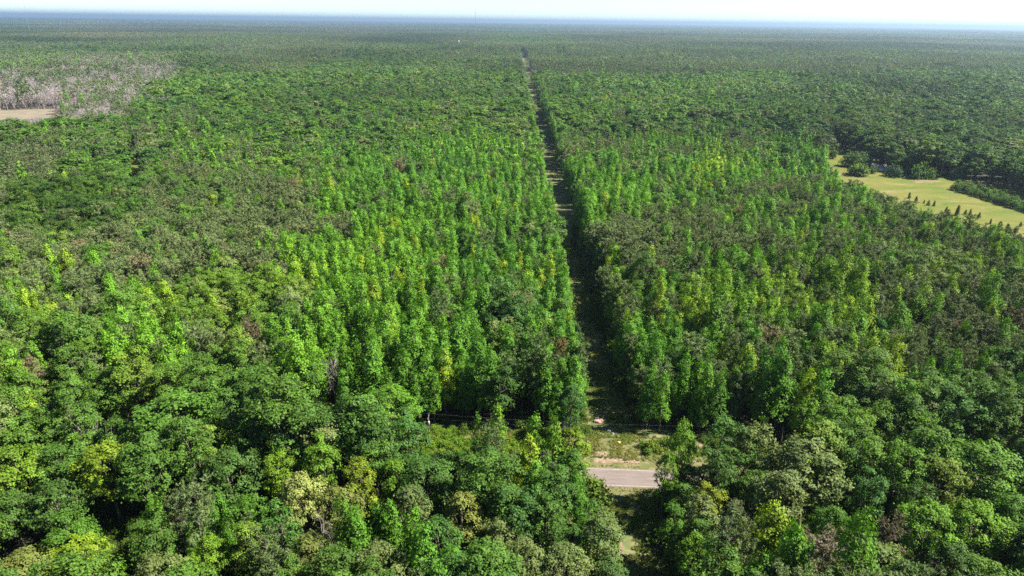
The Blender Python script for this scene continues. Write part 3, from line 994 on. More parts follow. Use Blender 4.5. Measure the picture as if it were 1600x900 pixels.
# closed rows of trees along both road edges
rx_, ry_ = [], []
for side, o0 in ((-1, -8.2), (1, 9.5)):
    xx = -150.0
    while xx < 165:
        xx += rngr.uniform(4.0, 6.4)
        rx_.append(xx)
        ry_.append(float(road_y(xx)) + o0 + side * rngr.uniform(0, 2.5))
rx_, ry_ = np.array(rx_), np.array(ry_)
H_ = np.where(ry_ < road_y(rx_), 22.5, 18.5)
ut, vt = proj(rx_, ry_, H_)
H_ = np.where((ut > 632) & (ut < 742) & (ry_ < road_y(rx_)), 15.5, H_) * rngr.uniform(0.9, 1.08, len(rx_))
k = ~blocked(rx_, ry_, H_, 3.0)
dd = np.hypot(rx_[:, None] - hero_xy[None, :, 0], ry_[:, None] - hero_xy[None, :, 1])
k &= ~(dd < hero_xy[None, :, 2] * 0.6 + 1.5).any(1)
rx_, ry_, H_ = rx_[k], ry_[k], H_[k]
W, yel, dk = survey(rx_, ry_)
NEAR.append(('broadleaf', rx_, ry_, H_ / 20.0, tints('broadleaf', rx_, ry_, yel, dk, rngr)))

# where the road would still show between the crowns, one more tree stands on its near side
tx = np.concatenate([q[1] for q in NEAR] + [np.array([h['x'] for h in placed])])
ty = np.concatenate([q[2] for q in NEAR] + [np.array([h['y'] for h in placed])])
th = np.concatenate([q[3] * [20.0, 18.7, 17.2, 15.2][KINDS.index(q[0])] for q in NEAR] + [np.array([h['H'] for h in placed])])
tr = np.concatenate([q[3] * [4.4, 2.3, 2.9, 2.5][KINDS.index(q[0])] for q in NEAR] + [np.array([h['R'] for h in placed])])
m = (ty < road_y(tx)) & (ty > 95)
tx, ty, th, tr = tx[m], ty[m], th[m], tr[m]
add = []
for x in np.arange(-165, 185, 2.2):
    for o0 in (3.0, -3.5):
        y = float(road_y(x)) + o0
        u, v = (float(q) for q in proj(x, y, 0.0))
        if 915 < u < 1048:
            continue
        tu, tv = proj(tx, ty, th)
        _, tb_ = proj(tx, ty, th * 0.42)
        wp = tr * F / np.sqrt(tx ** 2 + ty ** 2 + 90 ** 2)
        if ((np.abs(tu - u) < wp * 0.45) & (tv < v - 9) & (tb_ > v + 4)).any():
            continue
        yy = float(road_y(x)) - 9.5 - random.uniform(0, 2)
        h = 12.0
        while h < 21 and float(proj(x, yy, h)[1]) > v - 16:
            h += 0.5
        add.append((x, yy, h))
        tx, ty, th, tr = np.append(tx, x), np.append(ty, yy), np.append(th, h), np.append(tr, 4.2)
add = np.array(add)
print('road fillers', len(add))
W, yel, dk = survey(add[:, 0], add[:, 1])
NEAR.append(('broadleaf', add[:, 0], add[:, 1], add[:, 2] / 20.0, tints('broadleaf', add[:, 0], add[:, 1], yel, dk, rngr)))

# gather: the 300 nearest in view of each kind become trees of their own, the rest stays forest
STUFF = {k: [] for k in KINDS}
for kd in KINDS:
    a = [n for n in NEAR if n[0] == kd]
    if not a:
        continue
    x, y, sc, tn = (np.concatenate([q[i] for q in a]) for i in (1, 2, 3, 4))
    Hn = np.array([20.0, 18.7, 17.2, 15.2])[KINDS.index(kd)]
    u, v = proj(x, y, Hn * sc * 0.92)
    inview = (u > 2) & (u < 1598) & (v < 893) & (v > 0)
    d = np.sqrt(x * x + y * y + (CAM_H - 15) ** 2) / sc
    d = np.where(inview, d, 1e9)
    nhero = sum(1 for h in placed if h['kind'] == kd and h.get('hero'))
    order = np.argsort(d)
    lim = {'broadleaf': 296, 'sweetgum': 296, 'pine': 290, 'bare': 0}[kd] - nhero
    solo = np.zeros(len(x), bool)
    solo[order[:max(0, lim)]] = True
    solo &= inview
    n0 = len(PROTO[kd])
    rg = np.random.RandomState(900 + KINDS.index(kd))
    ii = rg.randint(0, n0, len(x))
    for j in np.where(solo)[0]:
        placed.append(dict(x=x[j], y=y[j], kind=kd, i=int(ii[j]), sz=float(sc[j]), sx=float(max(sc[j], 0.82) * rg.uniform(0.9, 1.15)), tint=tuple(tn[j]), H=PROTO[kd][ii[j]]['H'] * sc[j], R=PROTO[kd][ii[j]]['R'] * sc[j]))
    m = ~solo
    if m.any():
        STUFF[kd].append((x[m], y[m], sc[m], tn[m], 0))
for src, lod in ((MID, 1), (FAR, 2)):
    for (kd, x, y, sc, tn) in src:
        STUFF[kd].append((x, y, sc, tn, lod))
# the bare grey wood: its nearest trees one by one
bx = STUFF['bare']
if bx:
    x, y, sc, tn = (np.concatenate([q[i] for q in bx]) for i in range(4))
    u, v = proj(x, y, 12 * sc)
    inv = (u > 2) & (u < 1598)
    order = np.argsort(np.where(inv, np.hypot(x, y), 1e9))
    nb_h = sum(1 for h in placed if h['kind'] == 'bare')
    take = order[:min(290 - nb_h, int(inv.sum()))]
    rg = np.random.RandomState(31)
    for j in take:
        i = int(rg.randint(0, 5))
        placed.append(dict(x=x[j], y=y[j], kind='bare', i=i, sz=float(sc[j]), sx=float(sc[j]), tint=tuple(tn[j]), H=PROTO['bare'][i]['H'] * sc[j], R=2.5))
    m = np.ones(len(x), bool)
    m[take] = False
    STUFF['bare'] = [(x[m], y[m], sc[m], tn[m], 1)] if m.any() else []

for kd in KINDS:
    if not STUFF[kd]:
        continue
    rg = np.random.RandomState(1200 + KINDS.index(kd))
    P, I, RO, S, T = [], [], [], [], []
    coll, offs, objs = COLLS[kd]
    for (x, y, sc, tn, lod) in STUFF[kd]:
        n = len(x)
        P.append(np.stack([x, y, terrain(x, y) - 0.1], 1))
        o, c = offs[lod]
        I.append(o + rg.randint(0, c, n))
        RO.append(np.stack([rg.normal(size=n) * 0.025, rg.normal(size=n) * 0.025, rg.uniform(0, 6.283, n)], 1))
        wx = sc * rg.uniform(0.9, 1.2, n) * (1.0 if lod == 0 else (1.55 if kd == 'broadleaf' else 1.0 + 0.2 * (lod - 1)))
        S.append(np.stack([wx, wx * rg.uniform(0.92, 1.08, n), sc], 1))
        T.append(tn)
    o = gn_scatter(kd + '_forest', coll, np.concatenate(P), np.concatenate(I), np.concatenate(RO), np.concatenate(S), np.concatenate(T))
    o['label'] = {'broadleaf': 'round-crowned hardwood forest stretching to the horizon', 'sweetgum': 'dense bright green stand of young pointed trees',
                  'pine': 'olive brown pine stands spread through the forest', 'bare': 'grey leafless wood at the upper left'}[kd]
    o['category'] = 'forest'

# ------------------------------------------------------------------ individual trees
ORD = lambda n: '%d%s' % (n, 'th' if 10 <= n % 100 <= 20 else {1: 'st', 2: 'nd', 3: 'rd'}.get(n % 10, 'th'))
KNAME = {'broadleaf': 'broadleaf_tree', 'sweetgum': 'sweetgum_tree', 'pine': 'pine_tree', 'bare': 'bare_tree'}
FORM = {'broadleaf': 'round-crowned tree', 'sweetgum': 'pointed tree', 'pine': 'ragged pine', 'bare': 'leafless tree'}


def colour_word(t, kind):
    r, g, b = t
    if kind == 'bare':
        return 'pale grey' if r > 0.24 else 'grey'
    if r > g:
        return 'brown'
    if kind == 'pine':
        return 'olive brown' if r / g > 0.92 else 'olive green'
    if r / g > 0.66 and g > 0.11:
        return 'yellow-green'
    if b / g > 0.36:
        return 'pale grey-green'
    if g > 0.12:
        return 'bright green'
    return 'mid-green' if g > 0.085 else 'dark green'


bands = {}
for t in placed:
    if t.get('hero'):
        continue
    ry = float(road_y(t['x']))
    side = 'left' if t['x'] < TRACK_X else 'right'
    if t['kind'] == 'bare':
        key = ('bare', 'wood', int((math.hypot(t['x'], t['y']) - 300) // 25))
    elif t['y'] < ry:
        key = ('before', side, int((ry - t['y']) // 9))
    else:
        key = ('beyond', side, max(0, int((t['y'] - ry - 15) // 9)))
    t['key'] = key
    bands.setdefault(key, []).append(t)
for key, L_ in bands.items():
    L_.sort(key=lambda t: abs(t['x'] - TRACK_X) if key[0] != 'bare' else t['x'])
    for r, t in enumerate(L_):
        q = t['H'] / {'broadleaf': 20.4, 'sweetgum': 18.9, 'pine': 17.3, 'bare': 15}[t['kind']]
        size = 'tall ' if q > 1.12 else ('small ' if q < 0.9 else '')
        c = colour_word(t['tint'], t['kind'])
        if key[0] == 'bare':
            t['label'] = '%s%s %s, %s from the left in the %s row of grey wood' % (size, c, FORM[t['kind']], ORD(r + 1), ORD(key[2] + 1))
        else:
            t['label'] = '%s%s %s, %s %s of track, in %s row %s road' % (size, c, FORM[t['kind']], ORD(r + 1), key[1], ORD(key[2] + 1), key[0])

rg = np.random.RandomState(404)
for t in placed:
    kd = t['kind']
    root = bpy.data.objects.new(KNAME[kd], None)
    COL.objects.link(root)
    root.empty_display_size = 0.5
    root.location = (t['x'], t['y'], float(terrain(t['x'], t['y'])) - 0.1)
    root.rotation_euler = (rg.normal() * 0.02, rg.normal() * 0.02, rg.uniform(0, 6.283))
    root.scale = (t['sx'], t['sx'] * rg.uniform(0.94, 1.06), t['sz'])
    near = t['y'] < road_y(t['x'])
    grp = {'broadleaf': 'round-crowned trees ', 'sweetgum': 'pointed bright green trees ', 'pine': 'olive brown pines ', 'bare': 'leafless grey trees '}[kd]
    tag(root, t['label'], {'pine': 'pine tree'}.get(kd, 'tree'), grp + ('before the road' if near else 'beyond the road'))
    pr = PROTO[kd][t['i']]
    if pr['crown'] is not None:
        c = link('crown', pr['crown'], root)
        c['tint'] = [float(q) for q in t['tint']]
    link('trunk', pr['trunk'], root)

# ------------------------------------------------------------------ distant canopy tiles
rgt = np.random.RandomState(60)
tcoll = bpy.data.collections.new('canopy_tile_prototypes')


def tile(i, size, cell, hgt, faces):
    mb = MB()
    rng = np.random.RandomState(600 + i)
    g = np.arange(-size / 2, size / 2, cell) + cell / 2
    X, Y = np.meshgrid(g, g)
    x = X.ravel() + rng.uniform(-.45, .45, X.size) * cell
    y = Y.ravel() + rng.uniform(-.45, .45, X.size) * cell
    n = len(x)
    h = hgt * (0.75 + 0.4 * rng.uniform(size=n))
    k = faces
    cx, cyy, ch = np.repeat(x, k), np.repeat(y, k), np.repeat(h, k)
    d = unit(rng.normal(size=(n * k, 3)) + UP * 0.6)
    C = np.stack([cx, cyy, ch * 0.72], 1) + d * np.stack([0 * cx + cell * 0.42, 0 * cx + cell * 0.42, ch * 0.3], 1)
    base = np.repeat(np.stack([rng.uniform(0.75, 1.4, n), rng.uniform(0.8, 1.25, n), rng.uniform(0.7, 1.5, n)], 1) * rng.uniform(0.75, 1.2, (n, 1)), k, 0)
    mb.leaves(C, d * 0.8 + UP * 0.3 + rng.normal(size=(n * k, 3)) * 0.3, cell * 0.62, cell * 0.5, None, rng, 0, base)
    # closed under-storey so that no ground shows through at grazing angles
    o = bpy.data.objects.new('canopy_tile_%03d' % i, mb.mesh('canopy_tile', [M_LEAF]))
    tcoll.objects.link(o)


for i in range(5):
    tile(i, 70.0, 5.6, 17, 12)
for i in range(4):
    tile(5 + i, 280.0, 15.0, 17, 9)
for i in range(3):
    tile(9 + i, 1200.0, 60.0, 18, 9)
P, I, RO, S, T = [], [], [], [], []
for (size, off, cnt, d0, d1) in ((70.0, 0, 5, 3100, 7000), (280.0, 5, 4, 7000, 14000), (1200.0, 9, 3, 14000, 42000)):
    g = np.arange(-d1, d1, size)
    gy = np.arange(d0 * 0.5, d1, size)
    X, Y = np.meshgrid(g, gy)
    x, y = X.ravel(), Y.ravel()
    d = np.hypot(x, y)
    k = (d >= d0 - size * 0.4) & (d < d1) & (np.abs(np.arctan2(x, y)) < math.radians(40.5))
    x, y = x[k], y[k]
    n = len(x)
    P.append(np.stack([x, y, terrain(x, y)], 1))
    I.append(off + rgt.randint(0, cnt, n))
    RO.append(np.stack([0 * x, 0 * x, rgt.randint(0, 4, n) * PI / 2], 1))
    S.append(np.stack([1.04 + 0 * x, 1.04 + 0 * x, 0.85 + 0.4 * vnoise(x, y, 300 + size, 71)], 1))
    pn = vnoise(x, y, 260 + size * 1.5, 72)
    b = (0.55 + 1.0 * vnoise(x, y, 500 + size, 73))[:, None]
    T.append((np.array((.045, .085, .016)) * (1 - pn[:, None]) + np.array((.085, .09, .038)) * pn[:, None]) * b)
o = gn_scatter('distant_forest', tcoll, np.concatenate(P), np.concatenate(I), np.concatenate(RO), np.concatenate(S), np.concatenate(T))
tag(o, 'far forest fading to blue along the horizon', 'forest')

# ------------------------------------------------------------------ ground


def sheet(name, mat, xs, ys, dz=0.0, fn=None):
    X, Y = np.meshgrid(xs, ys)
    v = np.stack([X.ravel(), Y.ravel(), (terrain(X, Y) if fn is None else fn(X, Y)).ravel() + dz], 1)
    nx, ny = len(xs), len(ys)
    idx = np.arange(nx * ny).reshape(ny, nx)
    f = np.stack([idx[:-1, :-1], idx[:-1, 1:], idx[1:, 1:], idx[1:, :-1]], -1).reshape(-1, 4)
    mb = MB()
    mb.quads(v, f)
    o = link(name, mb.mesh(name, [mat], smooth=True))
    tag(o, kind='structure')
    return o


def poly_sheet(name, mat, pts, dz, kind='structure', wob=0.0, seed=1):
    """irregular patch of ground following the terrain, subdivided outline"""
    rng = np.random.RandomState(seed)
    out_ = []
    n = len(pts)
    for k in range(n):
        a, b = np.array(pts[k][:2]), np.array(pts[(k + 1) % n][:2])
        L_ = np.linalg.norm(b - a)
        m = max(1, min(14, int(L_ / max(wob * 4, 2.0)))) if wob else 1
        for q in range(m):
            out_.append(a + (b - a) * q / m + (rng.normal(size=2) * wob if wob else 0))
    me = bpy.data.meshes.new(name)
    co = [(p[0], p[1], float(terrain(p[0], p[1])) + dz) for p in out_]
    me.from_pydata(co, [], [list(range(len(co)))])
    me.materials.append(mat)
    me.update()
    if me.polygons[0].normal.z < 0:
        me.flip_normals()
    o = link(name, me)
    tag(o, kind=kind)
    return o


lin = np.concatenate([-np.geomspace(60000, 1500, 26), np.linspace(-1400, 1400, 57), np.geomspace(1500, 60000, 26)])
liny = np.concatenate([np.array([-2000, -800, -300, -100]), np.linspace(0, 3000, 61), np.geomspace(3100, 60000, 40)])
sheet('ground', M_FLOOR, lin, liny)
cys = np.concatenate([np.arange(60, 128.1, 4), np.arange(160, 2851, 10)])
ga = np.arange(60, 124.1, 8)
gb = np.concatenate([np.array([161.0]), np.arange(170, 2851, 20)])
for gg in (ga, gb):
    sheet('grassy_track', M_CORR, np.linspace(TRACK_X - 11, TRACK_X + 16, 7), gg, 0.006)
# verges, road, markings: all follow the road line
rx = np.linspace(-420, 420, 43)


def road_strip(name, mat, o0, o1, dz, x0=-420, x1=420, n=43, edge=0.0, kind='structure', seed=3):
    xs = np.linspace(x0, x1, n)
    rng = np.random.RandomState(seed)
    j0, j1 = rng.normal(size=n) * edge, rng.normal(size=n) * edge
    v, f = [], []
    for q, x in enumerate(xs):
        y = float(road_y(x))
        v += [[x, y + o0 + j0[q], dz], [x, y + o1 + j1[q], dz]]
    for q in range(n - 1):
        f.append([2 * q, 2 * q + 2, 2 * q + 3, 2 * q + 1])
    mb = MB()
    mb.quads(v, f)
    o = link(name, mb.mesh(name, [mat]))
    tag(o, kind=kind)
    return o


road_strip('verge', M_VERGE, -18.5, 17.5, 0.012, edge=0.5, n=240)
road_strip('road', M_ASPHALT, -3.75, 3.75, 0.05)
road_strip('road_edge_line', M_PAINT, 3.12, 3.3, 0.056)
road_strip('road_edge_line', M_PAINT, -3.3, -3.12, 0.056)
mb = MB()
for q in range(-30, 31):
    x0 = 27.2 + q * 12.2
    y0, y1 = float(road_y(x0)), float(road_y(x0 + 3.1))
    mb.quads([[x0, y0 - .07, .056], [x0 + 3.1, y1 - .07, .056], [x0 + 3.1, y1 + .07, .056], [x0, y0 + .07, .056]], [[0, 1, 2, 3]])
tag(link('road_centre_dashes', mb.mesh('road_centre_dashes', [M_YPAINT])), kind='structure')

# eroded bare soil beside the road, and in the track
G = lambda pts: [at(u, v)[:2] for u, v in pts]
poly_sheet('bare_soil', M_SOIL, G([(925, 708), (950, 706), (975, 713), (1000, 719), (996, 724), (965, 723), (928, 722)]), 0.02, wob=0.25, seed=2)
poly_sheet('bare_soil', M_SOIL, G([(930, 758), (950, 760), (956, 765), (940, 768), (925, 766)]), 0.02, wob=0.2, seed=4)
poly_sheet('bare_soil', M_SOIL, G([(948, 832), (962, 836), (972, 846), (976, 866), (968, 870), (955, 866), (950, 850)]), 0.02, wob=0.2, seed=5)
poly_sheet('field', M_FIELD, G([(1285, 226), (1336, 226), (1345, 240), (1380, 252), (1440, 268), (1540, 279), (1575, 288), (1700, 325), (1900, 400), (1700, 420), (1600, 400), (1500, 375), (1400, 345), (1340, 310), (1300, 270)]), 0.05)
poly_sheet('bare_soil', M_PATCH, G([(1415, 278), (1445, 277), (1470, 282), (1462, 286), (1432, 286)]), 0.07, wob=2.0, seed=7)
poly_sheet('sand', M_SAND, G([(-200, 170), (0, 167), (60, 166), (106, 165), (106, 183), (40, 186), (0, 188), (-200, 194)]), 0.05, wob=1.5, seed=8)
poly_sheet('sand', M_SAND, G([(102, 157), (124, 158), (124, 171), (104, 170)]), 0.05, wob=1.0, seed=9)
poly_sheet('sand', M_SAND, G([(-60, 116), (6, 118), (14, 131), (3, 140), (-60, 140)]), 0.05, wob=1.5, seed=10)
poly_sheet('clearing', M_FIELD, G([(195, 250), (224, 250), (224, 280), (198, 278)]), 0.05)
poly_sheet('clearing', M_FIELD, G([(862, 79.5), (889, 81), (888, 86), (864, 84)]), 0.1)

# ------------------------------------------------------------------ shrubs, grass, undergrowth (stuff) and single shrubs
bcoll = bpy.data.collections.new('bush_prototypes')
SHRUB = []
for i in range(6):
    rng = np.random.RandomState(800 + i)
    H, R = [2.0, 2.4, 1.7, 2.6, 2.2, 1.9][i], [1.4, 1.3, 1.5, 1.2, 1.7, 1.2][i]
    cm, tm = bush(rng, H, R)
    SHRUB.append(dict(H=H, R=R, crown=cm.mesh('foliage', [M_LEAF]), trunk=tm.mesh('stem', [M_BARK, M_BARK])))
    o = bpy.data.objects.new('bush_%03d' % i, join_meshes(cm, tm).mesh('bush', [M_LEAF, M_BARK]))
    bcoll.objects.link(o)
gcoll = bpy.data.collections.new('grass_prototypes')
for i in range(4):
    rng = np.random.RandomState(850 + i)
    mb = MB()
    n = 36
    a = rng.uniform(0, 6.283, n)
    r = rng.uniform(0, 0.45, n)
    d = np.stack([np.cos(a) * 0.35, np.sin(a) * 0.35, 0 * a + 1], 1) + rng.normal(size=(n, 3)) * 0.15
    h = rng.uniform(0.3, 0.75, n)
    c = np.stack([np.cos(a) * r, np.sin(a) * r, h * 0.45], 1)
    mb.leaves(c, np.stack([np.cos(a + 1.3), np.sin(a + 1.3), 0.25 + 0 * a], 1), h, 0.09, d, rng, 0, leafvar(rng, n, None, 0.3))
    gcoll.objects.link(bpy.data.objects.new('grass_%03d' % i, mb.mesh('grass_tuft', [M_LEAF])))

rg = np.random.RandomState(77)
n = 26000
x = rg.uniform(-90, 120, n)
off = rg.uniform(-17, 19, n)
y = road_y(x) + off
x2 = rg.uniform(TRACK_X - 8, TRACK_X + 8, 16000)
y2 = 85 + (rg.uniform(0, 1, 16000) ** 1.6) * 260
x, y = np.concatenate([x, x2]), np.concatenate([y, y2])
o_ = np.abs(y - road_y(x))
dens = vnoise(x, y, 3.2, 91) * 0.7 + vnoise(x, y, 9, 92) * 0.5
k = (o_ > 4.1) & (dens + rg.uniform(-.3, .3, len(x)) > 0.55 + np.where(o_ < 7.5, 0.15, 0)) & ~((np.abs(x - TRACK_X + 3.5) < 4.5) & (np.abs(y - road_y(x) - 6.3) < 1.8) & (dens < 0.85))
x, y = x[k], y[k]
n = len(x)
f = np.clip(vnoise(x, y, 6, 93) * 1.2 - 0.1 + rg.normal(size=n) * 0.12, 0, 1)[:, None]
tn = np.array((.1, .18, .02)) * (1 - f) + np.array((.26, .25, .1)) * f
sc = rg.uniform(0.5, 1.25, n) * np.where(np.abs(y - road_y(x)) < 7.5, 0.45, 1)
o = gn_scatter('grass', gcoll, np.stack([x, y, 0 * x + 0.01], 1), rg.randint(0, 4, n), np.stack([0 * x, 0 * x, rg.uniform(0, 6.28, n)], 1), np.stack([sc, sc, sc], 1), tn)
tag(o, 'rough green and straw grass along the road and track', 'grass')

# undergrowth below the trees, along the edges and in the sunny roadside opening
x = rg.uniform(-170, 190, 9000)
y = 80 + rg.uniform(0, 1, 9000) * 190
inn = (np.abs(x - TRACK_X) > 8.2) & ((y < road_y(x) - 8) | (y > road_y(x) + 15))
x, y = x[inn][:3600], y[inn][:3600]
xo, yo = rg.uniform(-75, 16, 900), rg.uniform(5.5, 19, 900)
yo = road_y(xo) + yo
u, v = proj(xo, yo, 1.0)
ko = vnoise(xo, yo, 5, 95) > 0.36
xo, yo = xo[ko], yo[ko]
xc = TRACK_X + rg.choice([-1, 1], 520) * rg.uniform(6.4, 9.6, 520)
yc = rg.uniform(85, 360, 520)
kc = np.abs(yc - road_y(xc)) > 19
xe = rg.uniform(-160, 180, 420)
ye = road_y(xe) - rg.uniform(7.5, 12, 420)
ke = np.abs(xe - TRACK_X) > 7.5
xc, yc = np.concatenate([xc[kc], xe[ke]]), np.concatenate([yc[kc], ye[ke]])
xg, yg = rg.uniform(-130, 130, 6000), rg.uniform(85, 150, 6000)
ug, vg = proj(xg, yg, 1.0)
kg = np.zeros(6000, bool)
for P in GAPS_PX:
    pc = np.mean(np.array(P), 0)
    kg |= in_poly(ug, vg, [tuple(pc + (np.array(q) - pc) * 1.7 + np.array([0, 25])) for q in P])
kg &= yg < road_y(xg) - 7
x, y = np.concatenate([x, xg[kg]]), np.concatenate([y, yg[kg]])
xa, ya = np.concatenate([x, xo, xc]), np.concatenate([y, yo, yc])
n = len(xa)
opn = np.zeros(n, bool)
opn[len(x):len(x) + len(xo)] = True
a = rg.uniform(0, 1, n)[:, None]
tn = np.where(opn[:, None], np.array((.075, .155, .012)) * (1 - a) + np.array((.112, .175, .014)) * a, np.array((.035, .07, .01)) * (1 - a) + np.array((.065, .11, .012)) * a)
sc = np.where(opn, rg.uniform(0.3, 0.85, n), rg.uniform(0.5, 1.2, n))
sc[len(x) + len(xo):] = rg.uniform(0.9, 2.8, len(xc))
sc[(np.abs(xa - TRACK_X) < 12) & (np.abs(ya - road_y(xa)) < 45) & (ya > road_y(xa))] *= 0.4
o = gn_scatter('undergrowth', bcoll, np.stack([xa, ya, 0 * xa], 1), rg.randint(0, 6, n), np.stack([0 * xa, 0 * xa, rg.uniform(0, 6.28, n)], 1), np.stack([sc, sc, sc * rg.uniform(0.8, 1.2, n)], 1), tn)
tag(o, 'low leafy undergrowth below the trees and beside the road', 'undergrowth')


def put(name, pr, x, y, s, tint, label, cat, group=None, parts=('foliage', 'stem'), sxy=None, z=None):
    root = bpy.data.objects.new(name, None)
    COL.objects.link(root)
    root.location = (x, y, float(terrain(x, y)) if z is None else z)
    root.rotation_euler = (0, 0, random.uniform(0, 6.28))
    root.scale = (sxy or s, sxy or s, s)
    tag(root, label, cat, group)
    c = link(parts[0], pr['crown'], root)
    c['tint'] = [float(q) for q in tint]
    link(parts[1], pr['trunk'], root)
    return root


# the bright shrubs at the right of the sunny verge
for q, (u, v, s, lab) in enumerate([(1003, 692, 0.95, 'bright green roadside shrub nearest the yellow sign'), (1018, 697, 1.25, 'tallest yellow-green shrub right of the yellow sign'),
                                    (1030, 700, 1.0, 'yellow-green shrub at right end of roadside grass'), (1012, 704, 0.8, 'low green shrub in front of the roadside shrubs'),
                                    (1040, 694, 1.3, 'green shrub half hidden by the bright tree at road')]):
    p = at(u, v + 6)
    put('shrub', SHRUB[q % 6], p[0], p[1], s, [(.08, .14, .018), (.11, .16, .016), (.12, .165, .016), (.07, .14, .018), (.08, .14, .018)][q], lab, 'shrub', 'shrubs beside the road sign')

# field: cedars, bushes by the house, hedge strip
CED = []
for i in range(4):
    rng = np.random.RandomState(870 + i)
    H = 6.0
    cm, tm = cedar(rng, H, [1.3, 1.6, 1.1, 1.9][i])
    CED.append(dict(H=H, crown=cm.mesh('crown', [M_LEAF]), trunk=tm.mesh('trunk', [M_BARK, M_BARK])))
CEDARS = [(1420, 310, 13, 'small dark cedar alone at the near edge of field'), (1431, 315, 10, 'tiny dark cedar next right of the lone field cedar'),
          (1443.5, 318, 11, 'thin pale cedar at the field edge'), (1450, 321, 10, 'thin cedar between the pale and dark ones'),
          (1459, 322, 11, 'dark short cedar right of two thin cedars'), (1478, 332, 16, 'broad dark cedar at the wood margin left'),
          (1495, 337, 18, 'tall blue-green cedar at the wood margin'), (1508, 335, 11, 'bronze cedar left of the middle pair'),
          (1515.5, 335, 13, 'taller bronze cedar of the middle pair'), (1529, 341, 10, 'leaning small cedar in open grass'),
          (1547, 350, 14, 'wide cedar standing clear in the grass'), (1560, 362, 21, 'tallest dark cedar at lower right of field'),
          (1572, 364, 17, 'pale green cedar beside the tallest dark one'), (1594, 354, 13, 'rightmost cedar casting a long shadow')]
for q, (u, v, hp, lab) in enumerate(CEDARS):
    p = at(u, v)
    d = np.linalg.norm(p - CAMP)
    s = hp * d / F / 6.0 * (0.64 + 0.16 * math.sin(q * 2.3))
    put('cedar_tree', CED[q % 4], p[0], p[1], s, [(.07, .115, .022), (.08, .13, .022), (.11, .15, .028), (.11, .12, .032)][(q * 3) % 4], lab, 'cedar tree', 'young cedars along the field', ('crown', 'trunk'))
BUSH = [(1398, 276, 15, 1.0, (.035, .075, .025), 'dark round bush in front of the house'), (1342, 274, 16, 1.3, (.075, .12, .02), 'wide light green bush at left of field track'),
        (1336, 273, 12, 1.1, (.04, .08, .02), 'dark low bush beside the wide light green bush'), (1363, 271, 10, 0.9, (.06, .11, .022), 'green bush left of the house'),
        (1327, 260, 18, 0.8, (.05, .1, .022), 'upright bush at left of the house clearing'), (1334, 261, 20, 0.8, (.07, .11, .025), 'tall pale bush at left of house clearing'),
        (1345, 258, 16, 0.9, (.05, .1, .022), 'green bush under the shade tree'), (1353, 263, 14, 0.9, (.045, .09, .02), 'small green bush under the shade tree edge'),
        (1412, 270, 20, 0.7, (.075, .12, .022), 'pale upright bush right of the house'), (1415, 271, 16, 1.0, (.06, .11, .02), 'leafy bush right of the dark round bush'),
        (1432, 279, 17, 0.8, (.07, .13, .02), 'left one of the bright thicket bushes in field'), (1440, 279, 21, 0.7, (.085, .145, .018), 'tallest bright thicket bush in field'),
        (1448, 279, 15, 0.8, (.065, .125, .02), 'right one of the bright thicket bushes in field'), (1454, 278, 13, 0.6, (.06, .11, .02), 'narrow bush at right of the bright thicket'),
        (1492, 279, 15, 0.6, (.065, .115, .025), 'single narrow bush before the dark wood'), (1301, 248, 13, 0.8, (.06, .11, .02), 'bush at upper left field corner')]
for q, (u, v, hp, ws, tint, lab) in enumerate(BUSH):
    p = at(u, v)
    d = np.linalg.norm(p - CAMP)
    pr = SHRUB[q % 6]
    s = hp * d / F / (pr['H'] * 0.95)
    put('field_bush', pr, p[0], p[1], s, tint, lab, 'bush', 'bushes around the field house', sxy=s * ws)
cnt = 0
HEDGE_N = 22
for row in range(3):
    for q in range(HEDGE_N):
        f = (q + 0.5 * (row % 2)) / HEDGE_N
        u0, v0 = 1487 + (1625 - 1487) * f, 294 + (338 - 294) * f ** 1.06
        p = at(u0 + row * 4.5 + random.uniform(-1.2, 1.2), v0 - row * 3.0 + random.uniform(-.5, .5) + 2)
        s = random.uniform(1.7, 2.6)
        put('young_tree', SHRUB[(q + row * 2) % 6], p[0], p[1], s, np.array((.06, .115, .022)) * random.uniform(0.75, 1.25),
            'young green tree, %s from left in %s row of hedge strip' % (ORD(q + 1), ['front', 'middle', 'back'][row]), 'young tree', 'young trees in the hedge strip across the field', sxy=s * random.uniform(0.6, 0.85))

# ------------------------------------------------------------------ house at the field
p = at(1379, 268)
house = bpy.data.objects.new('house', None)
COL.objects.link(house)
house.location = (p[0], p[1] + 3, float(terrain(p[0], p[1])))
house.rotation_euler = (0, 0, math.radians(-38))
tag(house, 'small grey-roofed house among bushes at the field edge', 'house')
HL, HW, HH, RH = 6.5, 4.0, 3.0, 2.1
mb = MB()
for s in (-1, 1):
    mb.box(-HL, HL, s * HW - .1, s * HW + .1, 0, HH)
for s in (-1, 1):
    mb.box(s * HL - .1, s * HL + .1, -HW + .1, HW - .1, 0, HH)
    for q in (-1, 1):
        mb.quads([[s * HL - .1 * q, -HW, HH], [s * HL - .1 * q, HW, HH], [s * HL - .1 * q, 0.02, HH + RH - .15], [s * HL - .1 * q, -0.02, HH + RH - .15]], [[0, 1, 2, 3]])
link('wall', mb.mesh('wall', [M_WALL]), house)
mb = MB()
ov = 0.5
for s in (-1, 1):
    e = HH - ov * RH / HW
    a = np.array([[-HL - ov, s * (HW + ov), e], [HL + ov, s * (HW + ov), e], [HL + ov, 0, HH + RH], [-HL - ov, 0, HH + RH]])
    b = a + np.array([0, 0, 0.16])
    mb.quads(np.concatenate([a, b]), [[0, 1, 2, 3], [7, 6, 5, 4], [0, 4, 5, 1], [1, 5, 6, 2], [3, 2, 6, 7], [0, 3, 7, 4]])
roof = link('roof', mb.mesh('roof', [M_ROOF]), house)
mb = MB()
